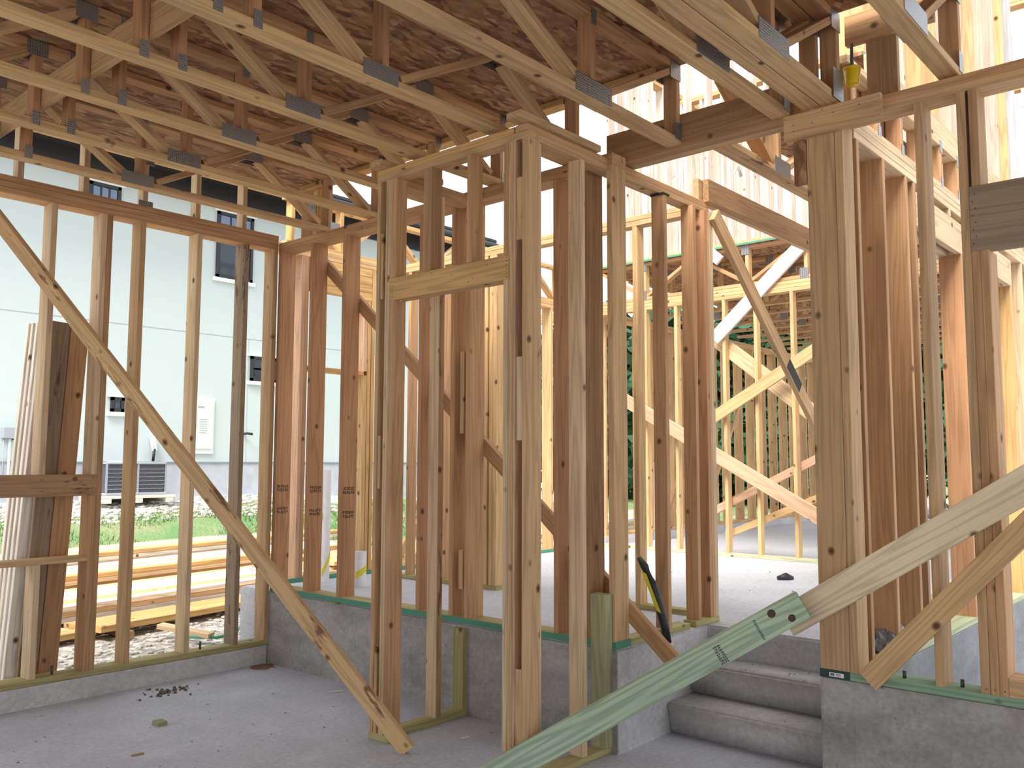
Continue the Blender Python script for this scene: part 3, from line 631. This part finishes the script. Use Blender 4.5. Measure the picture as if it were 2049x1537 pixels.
for i in range(2): bx(ip, 'top_plate', 4.99, 5.074, 2.78, 5.75, 3.08 + .036 * i, 3.115 + .036 * i, 'pine')
bx(ip, 'stud', 4.99, 5.074, 3.245, 3.285, .553, 3.08, 'pine')
brace('pale brace outside the exterior wall, rising to the right', (5.35, 6.16, .50), (6.5, 6.16, 1.74), .088, T, (0, 0, 1), 'pine')

# ------------------------------------------------------------------ pipes, hose, small things on the slabs
def pipe(label, x, y, z0, z1, r, tape=None):
    t = thing('pipe', label, 'pipe', (x, y, z0)); seg = 20; bm = bmesh.new()
    pr = [(r, z0), (r, z1), (r * .86, z1), (r * .86, z1 - .05)]
    rg = [[bm.verts.new((x + q * math.cos(2 * PI * k / seg), y + q * math.sin(2 * PI * k / seg), z)) for k in range(seg)] for q, z in pr]
    for a, b_ in zip(rg, rg[1:]):
        for k in range(seg): bm.faces.new([a[k], a[(k + 1) % seg], b_[(k + 1) % seg], b_[k]])
    bm.faces.new(rg[-1]); bmesh.ops.recalc_face_normals(bm, faces=bm.faces[:])
    mesh_obj(t, 'tube', bm, PVC, True)
    if tape:
        bm = bmesh.new(); za, zb, n = tape; pv = None; rr = r + .003
        for k in range(n * 12 + 1):
            a = 2 * PI * k / 12 * .5 + 3.4; z = za + (zb - za) * k / (n * 12)
            q = [bm.verts.new((x + rr * math.cos(a), y + rr * math.sin(a), z + h)) for h in (0, .05)]
            if pv: bm.faces.new([pv[0], q[0], q[1], pv[1]])
            pv = q
        o = mesh_obj(t, 'caution_tape', bm, TAPE); so = o.modifiers.new('s', 'SOLIDIFY'); so.thickness = .001
    return t
pipe('white plastic pipe standing beside the stair partition', 4.895, 2.785, .519, 1.496, .040, (.56, .70, 1))
pipe('thin white pipe wrapped with yellow tape, behind the back wall', 4.455, 5.90, .519, 1.41, .037, (.56, 1.02, 2))
pipe('wide short white pipe with a yellow tape scrap, behind the back wall', 4.455, 5.46, .519, .785, .050, (.58, .68, 1))
pipe('white pipe with yellow tape near the far exterior wall', 9.55, 5.93, .519, 1.48, .055, (.8, 1.15, 1))
hz = thing('cable_bundle', 'black cable bundle with yellow tape sticking up beside the partition stud', 'cable', (4.25, 2.63, .52))
tube(hz, 'cable', [(4.262, 2.60, .50), (4.255, 2.617, .60), (4.25, 2.645, .70), (4.25, 2.69, .81), (4.25, 2.735, .90), (4.25, 2.772, .945)], [.022, .024, .026, .027, .023, .014], BLACK, 10)
bm = bmesh.new()
P = [(4.226, 2.63, .66), (4.222, 2.655, .72), (4.220, 2.685, .79), (4.222, 2.72, .865)]
prev = None
for p in P:
    q = [bm.verts.new((p[0], p[1] - .012, p[2])), bm.verts.new((p[0] - .004, p[1] + .014, p[2] + .012))]
    if prev: bm.faces.new([prev[0], q[0], q[1], prev[1]])
    prev = q
o = mesh_obj(hz, 'yellow_tape', bm, TAPE); o.modifiers.new('s', 'SOLIDIFY').thickness = .002
cp = thing('yellow_cap', 'yellow plastic cap hanging by the end plate of the paired trusses', 'cap', (4.06, 1.44, 3.28))
tube(cp, 'cup', [(4.06, 1.44, 3.238), (4.06, 1.44, 3.25), (4.06, 1.44, 3.31), (4.06, 1.44, 3.318)], [.028, .031, .038, .036], YEL, 16)
tube(cp, 'rim', [(4.06, 1.44, 3.312), (4.06, 1.44, 3.322)], .040, YEL, 16); tube(cp, 'stem', [(4.06, 1.44, 3.322), (4.06, 1.44, 3.44)], .008, STEEL, 8)
rbn = thing('ribbon', 'white ribbon scrap dangling below the hall truss', 'ribbon', (4.5, 2.24, 3.14))
bm = bmesh.new()
for (a, b_, dz, sp) in ((0, -.025, -.075, 1), (0, .022, -.05, -1)):
    vs = [bm.verts.new(p) for p in ((4.5, 2.245, 3.149), (4.5, 2.262, 3.149), (4.49, 2.26 + b_, 3.149 + dz), (4.49, 2.243 + b_, 3.149 + dz * .9))]; bm.faces.new(vs)
o = mesh_obj(rbn, 'tail', bm, WHT); o.modifiers.new('s', 'SOLIDIFY').thickness = .002
bm = bmesh.new(); bmesh.ops.create_icosphere(bm, subdivisions=4, radius=1)
from mathutils import noise as NZ
for v in bm.verts:
    k = 1 + .28 * NZ.noise(v.co * 2.3) + .13 * NZ.noise(v.co * 6); v.co = V((v.co.x * .12 * k, v.co.y * .075 * k, max(-.045, v.co.z * .10 * k)))
    v.co += V((4.60, 1.54, .60))
bag = mesh_obj(None, 'crumpled_bag', bm, BAGM); tag(bag, 'crumpled grey plastic bag between the hall wall studs', 'bag')
cbx = box(None, 'cardboard_scrap', 6.45, 6.75, 1.70, 1.95, .52, .56, CARD); tag(cbx, 'cardboard scrap on the slab behind the hall wall', 'cardboard')
lsh = box(None, 'blue_sheet', 5.4, 6.3, 1.61, 1.95, .5195, .5255, LBLUE); tag(lsh, 'pale blue sheet lying on the slab beyond the hall wall plate', 'sheet')
ws1 = box(None, 'wood_scrap', 2.53, 2.585, 4.83, 4.90, 0, .022, plain('scrap', (.30, .29, .15), .8)); ws1.rotation_euler = (0, 0, 0); tag(ws1, 'small greenish wood offcut lying on the garage floor', 'offcut')
for i, (x, y, l, a, lb) in enumerate(((3.62, 4.72, .09, .5, 'pale wood shim near the curb on the garage floor'), (2.20, 4.46, .06, .2, 'small dark splinter on the garage floor near the camera'), (3.50, 3.42, .05, .3, 'small pale chip on the floor inside the closet doorway'))):
    o = board(None, 'wood_chip', (x, y, .004), (x + l * math.cos(a), y - l * math.sin(a), .004), .014, .006, (0, 1, 0), 'white' if i != 1 else 'brown'); tag(o, lb, 'wood chip')
bm = bmesh.new()
for i in range(60):
    a, rr = random.uniform(0, 6.28), abs(random.gauss(0, .11)); r = random.uniform(.003, .011) * (1.5 if rr < .05 else 1)
    q = bmesh.ops.create_icosphere(bm, subdivisions=1, radius=r, matrix=Matrix.Translation((2.95 + rr * math.cos(a) * 1.3, 5.5 + rr * math.sin(a) * .7, r * .5)))
    for v in q['verts']: v.co += V([random.uniform(-.3, .3) * r for _ in range(3)])
tag(mesh_obj(None, 'dirt_clods', bm, DIRT), 'small pile of dark dirt clods on the garage floor near the left curb', 'dirt', kind='stuff')
bm = bmesh.new()
for i in range(190):
    if i < 60: x, y, z = random.uniform(1.5, 3.8), random.uniform(3, 5.7), 0
    elif i < 90: x, y, z = random.uniform(4.35, 4.78), random.uniform(1.7, 2.6), 0; z = .173 if x < 4.53 else .346
    else: x, y, z = random.uniform(4.85, 8.2), random.uniform(1.75, 5.6), .519
    r = random.uniform(.0015, .0045) * (1.6 if z > .5 and i % 9 == 0 else 1)
    bmesh.ops.create_icosphere(bm, subdivisions=1, radius=r, matrix=Matrix.Translation((x, y, z + r * .4)) @ Matrix.Diagonal((1.6, 1, .6, 1)))
tag(mesh_obj(None, 'floor_debris', bm, DIRT), 'scattered dark crumbs and chips on the slabs', 'debris', kind='stuff')
dl = thing('scrap_lump', 'dark lump of scrap lying alone on the upper slab behind the steps', 'scrap', (7.06, 3.18, .52))
tube(dl, 'lump', [(7.0, 3.22, .53), (7.05, 3.17, .545), (7.11, 3.14, .53)], [.02, .035, .018], BLACK, 8)
rp = thing('rust_patch', 'rusty brown soil patch in the corner of the garage floor', 'soil', (3.72, 5.62, 0))
bm = bmesh.new(); bmesh.ops.create_icosphere(bm, subdivisions=3, radius=1)
for v in bm.verts: k = 1 + .4 * NZ.noise(v.co * 2); v.co = V((3.74 + v.co.x * .09 * k, 5.66 + v.co.y * .08 * k, max(-.01, v.co.z * .006 * k)))
mesh_obj(rp, 'soil', bm, RUST)

# ------------------------------------------------------------------ outdoors: ground, house, lumber, trees
def gz_(x, y):
    if y < 6: h = -.05
    elif y < 9.4: h = .05 + (y - 6) * .07
    elif y < 11: h = .288 + (y - 9.4) * .242
    else: h = .05 + (min(y, 15) - 6) * .125
    if x > 9: h = h * max(.45, 1 - (x - 9) * .06)
    return h + .03 * NZ.noise(V((x * .7, y * .7, 0)))
def ground_mat():
    m, n, l, b = new_mat('yard')
    ge = nd(n, 'ShaderNodeNewGeometry'); p = ge.outputs['Position']; sx = nd(n, 'ShaderNodeSeparateXYZ'); l.new(p, sx.inputs[0])
    a = nd(n, 'ShaderNodeTexNoise', Scale=1.1, Detail=6.0, Roughness=.65); l.new(p, a.inputs['Vector'])
    v = nd(n, 'ShaderNodeTexVoronoi', Scale=22.0); l.new(p, v.inputs['Vector']); sp = nd(n, 'ShaderNodeSeparateColor'); l.new(v.outputs['Color'], sp.inputs[0])
    gr = ramp(n, [(0, (.26, .23, .20)), (.5, (.44, .41, .37)), (1, (.70, .68, .64))]); l.new(sp.outputs[0], gr.inputs['Fac'])
    wh = ramp(n, [(0, (.45, .44, .43)), (.4, (.66, .65, .65)), (1, (.85, .85, .86))]); l.new(sp.outputs[0], wh.inputs['Fac'])
    g1_ = ramp(n, [(.35, (.26, .27, .14)), (.62, (.11, .23, .08))]); l.new(a.outputs['Fac'], g1_.inputs['Fac'])
    md = nd(n, 'ShaderNodeMath', operation='MULTIPLY_ADD'); md.inputs[1].default_value = 3.0; l.new(a.outputs['Fac'], md.inputs[0]); l.new(sx.outputs[1], md.inputs[2])
    r1 = ramp(n, [(.0, 0), (1, 1)]); mr = nd(n, 'ShaderNodeMapRange'); mr.inputs[1].default_value = 10.6; mr.inputs[2].default_value = 11.6; l.new(md.outputs[0], mr.inputs[0])
    c = mix(n, l, mr.outputs[0], gr.outputs[0], g1_.outputs[0])
    xs = nd(n, 'ShaderNodeMath', operation='MULTIPLY_ADD'); xs.inputs[1].default_value = -.16; l.new(sx.outputs[0], xs.inputs[0]); l.new(md.outputs[0], xs.inputs[2])
    m2 = nd(n, 'ShaderNodeMapRange'); m2.inputs[1].default_value = 12.4; m2.inputs[2].default_value = 12.7; l.new(xs.outputs[0], m2.inputs[0])
    c = mix(n, l, m2.outputs[0], c, wh.outputs[0])
    l.new(c, b.inputs['Base Color']); b.inputs['Roughness'].default_value = .95
    bp = nd(n, 'ShaderNodeBump', Strength=.6, Distance=.03); l.new(v.outputs['Distance'], bp.inputs['Height']); l.new(bp.outputs[0], b.inputs['Normal'])
    return m
YARD = ground_mat()
bm = bmesh.new(); xs_ = [-30, -12, -5] + [-3 + .5 * i for i in range(50)] + [24, 28, 34, 45, 70]; ys_ = [-40, -15, -5.2, 2, 5.95, 5.99] + [6.2 + .4 * i for i in range(30)] + [19, 23, 30, 45, 70]
gd_ = [[bm.verts.new((x, y, gz_(x, y) if y > 5.98 else -.2)) for y in ys_] for x in xs_]
for i in range(len(xs_) - 1):
    for j in range(len(ys_) - 1): bm.faces.new([gd_[i][j], gd_[i + 1][j], gd_[i + 1][j + 1], gd_[i][j + 1]])
tag(mesh_obj(None, 'ground', bm, YARD, True), kind='structure')
# loose stones and grass blades
bm = bmesh.new()
for i in range(2600):
    if i < 1500: x, y = random.uniform(1.5, 6), random.uniform(6.1, 8.2)
    else: x, y = random.uniform(3.5, 9), random.uniform(11.2, 12.9)
    r = random.uniform(.008, .026) if i < 1500 else random.uniform(.02, .04)
    q = bmesh.ops.create_icosphere(bm, subdivisions=1, radius=r, matrix=Matrix.Translation((x, y, gz_(x, y) + r * .3)) @ Matrix.Diagonal((1.3, 1, .6, 1)))
tag(mesh_obj(None, 'gravel', bm, plain('gravel', (.50, .47, .43), .9, noise=.35, ns=9)), 'loose pale gravel on the yard beside the left wall and the house', 'gravel', kind='stuff')
bm = bmesh.new()
for i in range(9000):
    x, y = random.uniform(3, 11), random.uniform(8.6, 12.0)
    if NZ.noise(V((x * .8, y * .8, 3))) < -.12 or y > 10.6 + .16 * x + .4 * NZ.noise(V((x, y, 0))): continue
    z = gz_(x, y); h = random.uniform(.04, .10); a = random.uniform(0, 6.28); dx, dy = .007 * math.cos(a), .007 * math.sin(a); lx, ly = random.gauss(0, .03), random.gauss(0, .03)
    bm.faces.new([bm.verts.new((x - dx, y - dy, z)), bm.verts.new((x + dx, y + dy, z)), bm.verts.new((x + lx, y + ly, z + h))])
tag(mesh_obj(None, 'grass', bm, plain('grass', (.11, .22, .07), .9, noise=.4, ns=3)), 'patchy green lawn between the lumber and the white house', 'grass', kind='stuff')

HY = 13.0
ho = thing('house', 'white stucco neighbour house with a dark eave, beyond the left wall', 'house', (6, HY, .9))
box(ho, 'wall', -3, 13.2, HY, HY + .3, 1.45, 6.0, STUCCO); box(ho, 'foundation', -3, 13.2, HY - .03, HY + .3, .4, 1.46, STONE)
box(ho, 'drip_edge', -3, 13.2, HY - .045, HY, 1.452, 1.472, plain('drip_edge', (.25, .28, .32), .5))
box(ho, 'control_joint', -3, 13.2, HY - .003, HY, 3.515, 3.527, plain('joint', (.40, .43, .43), .9))
for x in (5.0, 8.15): box(ho, 'control_joint', x, x + .012, HY - .003, HY, 1.47, 3.515, plain('joint', (.46, .49, .49), .9))
box(ho, 'soffit', -3.3, 13.6, HY - .62, HY + .3, 5.98, 6.03, ROOFM); box(ho, 'frieze', -3, 13.2, HY - .05, HY, 5.72, 5.98, ROOFM)
tube(ho, 'gutter', [(-3.3, HY - .66, 5.99), (13.6, HY - .66, 5.99)], .09, ROOFM, 12); box(ho, 'fascia', -3.3, 13.6, HY - .64, HY - .6, 5.95, 6.16, ROOFM)
prism(ho, 'roof', [(-3.3, HY - .66), (13.6, HY - .66), (13.6, HY + 5), (-3.3, HY + 5)], 6.1, 6.14, ROOFM)
box(ho, 'side_wall', 12.9, 13.2, HY + .3, HY + 5, .4, 6.0, STUCCO)
def window(x0, x1, z0, z1, cols, rows, glass, sill=False, split=None):
    f = .05; fr = bmesh.new(); y0, y1 = HY - .04, HY - .004
    for a in ((x0, x0 + f, z0, z1), (x1 - f, x1, z0, z1), (x0, x1, z0, z0 + f), (x0, x1, z1 - f, z1)): bmbox(fr, a[0], a[1], y0, y1, a[2], a[3])
    w = mesh_obj(ho, 'window', fr, FRAME)
    ORG[w] = ORG[ho]
    zs = [(z0, z1)] if split is None else [(z0, split), (split, z1)]
    for q, (za, zb) in enumerate(zs):
        cc, rr = (1, 1) if (split is not None and q == 0) else (cols, rows)
        gw = (x1 - x0 - 2 * f) / cc; gh = (zb - za - 2 * f) / rr
        for i in range(cc):
            for j in range(rr):
                a, b_ = x0 + f + i * gw, za + f + j * gh
                o = box(None, 'pane', a + .012, a + gw - .012, HY - .025, HY - .015, b_ + .012, b_ + gh - .012, glass if q or split is None else GLASSD)
                o.parent = w
                if i: 
                    mu = box(None, 'muntin', a - .013, a + .013, HY - .034, HY - .012, za + f, zb - f, FRAME); mu.parent = w
                if j:
                    mu = box(None, 'muntin', x0 + f, x1 - f, HY - .034, HY - .012, b_ - .013, b_ + .013, FRAME); mu.parent = w
    for (a, b_, c_, d_) in ((x0 - .05, x1 + .05, z0 - .06, z0), (x0 - .05, x1 + .05, z1, z1 + .03)): box(ho, 'window_trim', a, b_, HY - .05, HY, c_, d_, WHITEM)
    if split is not None: mu = box(None, 'muntin', x0, x1, HY - .04, HY - .008, split - .03, split + .03, FRAME); mu.parent = w
for a in ((5.43, 5.90, 5.20, 5.57, 3, 1, GLASSB), (7.50, 8.17, 4.47, 5.57, 3, 1, GLASSB, False, 5.25), (8.19, 8.68, 2.82, 3.24, 2, 2, GLASSD), (4.70, 4.90, 2.19, 2.41, 1, 1, GLASSD), (5.88, 6.08, 2.20, 2.42, 1, 1, GLASSD), (12.2, 12.72, 2.19, 3.31, 2, 4, GLASSD)): window(*a)
pn = box(ho, 'meter_panel', 7.19, 7.55, HY - .03, HY, 1.60, 2.48, WHITEM); ORG[pn] = ORG[ho]
dr = box(None, 'panel_door', 7.23, 7.51, HY - .05, HY - .03, 1.68, 2.43, plain('panel_door', (.85, .93, .90), .4)); dr.parent = pn
for i in range(7): lv = box(None, 'louver', 7.29, 7.42, HY - .056, HY - .05, 1.93 + .035 * i, 1.937 + .035 * i, ACF); lv.parent = pn
hd = box(None, 'vent_slot', 7.25, 7.36, HY - .056, HY - .05, 2.33, 2.35, ACF); hd.parent = pn
box(ho, 'utility_box', 4.43, 4.57, HY - .10, HY, 1.78, 1.93, GREYBOX, .008); box(ho, 'utility_box', 4.62, 4.68, HY - .06, HY, 1.79, 1.86, GREYBOX, .004); box(ho, 'utility_box', 6.76, 6.86, HY - .06, HY, 1.68, 1.77, GREYBOX, .004)
tube(ho, 'conduit', [(4.53, HY - .05, 1.0), (4.53, HY - .05, 1.78)], .016, WHITEM, 8); tube(ho, 'conduit', [(4.46, HY - .04, 1.0), (4.46, HY - .04, 1.78)], .008, GREYBOX, 8); tube(ho, 'conduit', [(4.56, HY - .04, 1.76), (4.62, HY - .04, 1.78), (4.65, HY - .04, 1.80)], .01, BLACK, 8)
box(ho, 'wall_light', 5.44, 5.50, HY - .10, HY, 3.13, 3.28, WHITEM)
tube(ho, 'downspout_elbow', [(6.53, HY - .08, 1.48), (6.555, HY - .06, 1.66)], .022, BLACK, 8); board(ho, 'downspout', (6.56, HY - .05, 1.64), (6.52, HY - .05, 1.84), .07, .05, (1, 0, 0), (.8, .82, .84))
tube(ho, 'hose_bib', [(8.09, HY, 1.93), (8.10, HY - .12, 1.94), (8.2, HY - .12, 1.93)], .02, BLACK, 8)
ac = thing('air_conditioner', 'dark grey condenser unit on a pallet beside the white house', 'air conditioner', (5.9, 12.4, 1.02))
box(ac, 'case', 5.52, 6.36, 12.2, 12.9, 1.03, 1.44, ACM, .02); box(ac, 'base_pan', 5.50, 6.38, 12.18, 12.92, 1.005, 1.04, ACF, .008); box(ac, 'top_cover', 5.50, 6.38, 12.18, 12.92, 1.432, 1.462, ACF, .02)
tube(ac, 'fan_guard', [(5.94, 12.55, 1.46), (5.94, 12.55, 1.485)], [.27, .22], ACF, 24)
for x in (5.50, 5.94, 6.35): box(ac, 'guard_bar', x, x + .025, 12.186, 12.2, 1.03, 1.44, ACF)
for i in range(6): box(ac, 'guard_bar', 5.52, 6.36, 12.19, 12.2, 1.09 + .055 * i, 1.096 + .055 * i, ACF)
pt = thing('pallet', 'white pallet under the condenser unit on the gravel', 'pallet', (5.95, 12.5, .9))
for x in (5.46, 5.9, 6.34): bx(pt, 'bearer', x, x + .1, 12.12, 13 - .08, .90, .962, 'white')
for i in range(6): bx(pt, 'deck_slat', 5.45, 6.48, 12.12 + .135 * i, 12.23 + .135 * i, .963, 1.003, 'white')

# lumber stacks: every board is a thing of its own
def stack(org, ang, L, nx, nz, w, t, group, label, tone='pine', gap=.006, jl=.25, jog=.0):
    OR = ['front', 'second', 'third', 'fourth', 'fifth', 'sixth']; LR = ['top', 'second', 'third', 'fourth', 'fifth']
    d = V((math.cos(ang), math.sin(ang), 0)); s = V((-d.y, d.x, 0)); first = None
    for k in range(nz):
        for i in range(nx):
            a = V(org) + s * (i + .5) * (w + gap) + d * random.uniform(-jl, jl) + V((0, 0, (k + .5) * (t + .002))) + s * random.uniform(-jog, jog)
            o = board(None, 'lumber_board', a, a + d * (L + random.uniform(-jl, jl)), w, t, s, random.choice([tone, tone, 'honey', 'pale']))
            tag(o, label + ', %s row%s' % (OR[i].replace('front', 'first'), '' if nz == 1 else ', %s layer%s' % (LR[nz - 1 - k], '' if k == nz - 1 else ' down')), 'lumber', group)
A1 = math.radians(10.8)
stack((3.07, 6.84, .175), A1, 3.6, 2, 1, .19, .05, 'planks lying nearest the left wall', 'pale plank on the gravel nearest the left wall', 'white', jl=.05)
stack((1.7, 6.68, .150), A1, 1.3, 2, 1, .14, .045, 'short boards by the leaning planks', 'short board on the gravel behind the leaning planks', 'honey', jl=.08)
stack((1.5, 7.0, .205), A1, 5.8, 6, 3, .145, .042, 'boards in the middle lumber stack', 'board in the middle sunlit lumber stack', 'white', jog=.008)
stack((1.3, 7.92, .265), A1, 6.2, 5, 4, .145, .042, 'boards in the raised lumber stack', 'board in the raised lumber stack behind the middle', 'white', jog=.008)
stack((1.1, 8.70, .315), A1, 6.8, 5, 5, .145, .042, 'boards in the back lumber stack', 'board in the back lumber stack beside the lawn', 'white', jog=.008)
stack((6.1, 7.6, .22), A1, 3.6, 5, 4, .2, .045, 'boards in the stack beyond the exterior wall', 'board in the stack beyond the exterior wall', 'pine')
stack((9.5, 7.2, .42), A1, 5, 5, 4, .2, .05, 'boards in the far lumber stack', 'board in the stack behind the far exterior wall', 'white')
for k, (x, y, z, y2, lb) in enumerate(((3.3, 6.80, .145, 7.25, 'bearer stick under the planks nearest the left wall'), (2.4, 7.1, .18, 8.0, 'bearer stick under the left end of the middle lumber stack'), (5.0, 7.55, .18, 8.5, 'bearer stick under the right part of the middle lumber stack'),
        (2.2, 8.05, .24, 8.8, 'bearer stick under the left end of the raised lumber stack'), (2.0, 8.8, .285, 9.6, 'bearer stick under the left end of the back lumber stack'))):
    tag(board(None, 'bearer', (x, y, z), (x, y2, z), .08, .05, (1, 0, 0), 'brown'), lb, 'bearer')
sc = brace('short offcut lying crosswise on the gravel by the planks', (3.52, 6.75, .19), (3.72, 6.33, .14), .08, .036, (1, 0, 0), 'pale', name='offcut', cat='offcut')
rope = tube(None, 'green_strap', [(3.6, 6.45, .13), (3.75, 6.30, .125), (3.9, 6.32, .125), (4.1, 6.5, .15)], .012, GREENM, 8); tag(rope, 'green strap lying on the gravel by the left wall', 'strap')
# planks leaning outside the left wall
def leaning(label, xb, xt, y0, tone, mat=None, w=.115):
    o = board(None, 'leaning_plank', (xb, y0, .14), (xt, y0 - .02, 2.37), w, T, (1, 0, 0), tone, mat); tag(o, label, 'plank', 'planks leaning outside the left wall'); return o
leaning('grey weathered plank leaning outside the left wall, left of the brown one', 2.245, 2.345, 5.955, 'grey', WEATH)
leaning('brown plank leaning outside the left wall studs', 2.365, 2.463, 5.955, 'fir')
for i in range(4):
    o = board(None, 'leaning_plank', (2.18 - .012 * i, 6.0 + .04 * i, .12), (2.30 - .012 * i, 5.985 + .04 * i, 2.36), .115, T, (1, 0, 0), 'white'); tag(o, ['pale plank edge next to the grey weathered leaning plank', 'second pale plank edge left of the grey weathered leaning plank', 'third pale plank edge left of the grey weathered leaning plank', 'outermost pale plank edge of the leaning stack, farthest from the grey plank'][i], 'plank', 'pale planks stacked behind the grey leaning plank')

# green treated offcuts on the upper slab
for (x, y, a, lb) in ((5.5, 5.5, .35, 'green treated offcut lying on the upper slab, nearer one'), (6.3, 5.65, .4, 'green treated offcut lying on the upper slab, farther one')):
    o = board(None, 'treated_offcut', (x, y, .54), (x + .9 * math.cos(a), y + .25, .54), .10, .038, (0, 1, 0), 'green'); tag(o, lb, 'offcut')
bt = thing('barrel', 'blue barrel beyond the far exterior studs', 'barrel', (12.9, 7.2, .3)); tube(bt, 'body', [(12.9, 7.2, .35), (12.9, 7.2, .5), (12.9, 7.2, 1.0), (12.9, 7.2, 1.2)], [.26, .28, .28, .26], BLUE, 18); tube(bt, 'lid', [(12.9, 7.2, 1.2), (12.9, 7.2, 1.23)], .2, BLACK, 18)

LEAF = plain('leaves', (.025, .085, .035), .8, noise=.6, ns=1.2); TRUNK = plain('trunk', (.10, .07, .05), .9, noise=.3)
def tree_mesh(seed):
    rnd = random.Random(seed); bm = bmesh.new(); blobs = [(V((rnd.gauss(0, .9), rnd.gauss(0, .9), rnd.uniform(.8, 4.6))), rnd.uniform(.8, 1.4)) for _ in range(20)]
    for _ in range(5200):
        c, r = rnd.choice(blobs); dv = V((rnd.gauss(0, 1), rnd.gauss(0, 1), rnd.gauss(0, 1))).normalized() * r * rnd.uniform(.6, 1)
        p = c + dv; a = V((rnd.gauss(0, 1), rnd.gauss(0, 1), rnd.gauss(0, 1))).normalized(); b_ = a.cross(dv.normalized()); 
        if b_.length < .1: continue
        b_.normalize(); s = rnd.uniform(.10, .22)
        bm.faces.new([bm.verts.new(p + a * s), bm.verts.new(p + b_ * s * .6), bm.verts.new(p - a * s), bm.verts.new(p - b_ * s * .6)])
    me = bpy.data.meshes.new('crown'); bm.to_mesh(me); bm.free(); me.materials.append(LEAF); return me
CR = [tree_mesh(3), tree_mesh(8)]
tl = ['dark leafy tree seen left of the tall studs behind the steps', 'dark leafy tree second from the left beyond the far exterior wall', 'dark leafy tree third from the left beyond the far exterior wall', 'dark leafy tree fourth from the left beyond the far exterior wall',
      'dark leafy tree fifth from the left, beyond the hall wall opening', 'dark leafy tree rightmost, beyond the hall wall opening', 'dark leafy tree at the far left of the row behind the house corner']
for k, (az, ds, s) in enumerate(((34.5, 27, 1.15), (30.5, 26, 1.1), (27, 27, 1.1), (23.5, 26, 1.15), (19, 27, 1.1), (14.5, 25, 1.1), (38.5, 30, 1.0))):
    x, y = ds * math.cos(math.radians(az)), ds * math.sin(math.radians(az)); z = .2
    t = thing('tree', tl[k], 'tree', (x, y, z), 'trees behind the site')
    o = bpy.data.objects.new('crown', CR[k % 2]); C.objects.link(o); o.parent = t; o.scale = (s, s, s); o.rotation_euler = (0, 0, k * 1.3)
    tube(t, 'trunk', [(x, y, z - .3), (x + .1, y, z + 1.2), (x, y + .1, z + 3)], [.2, .16, .1], TRUNK, 10)
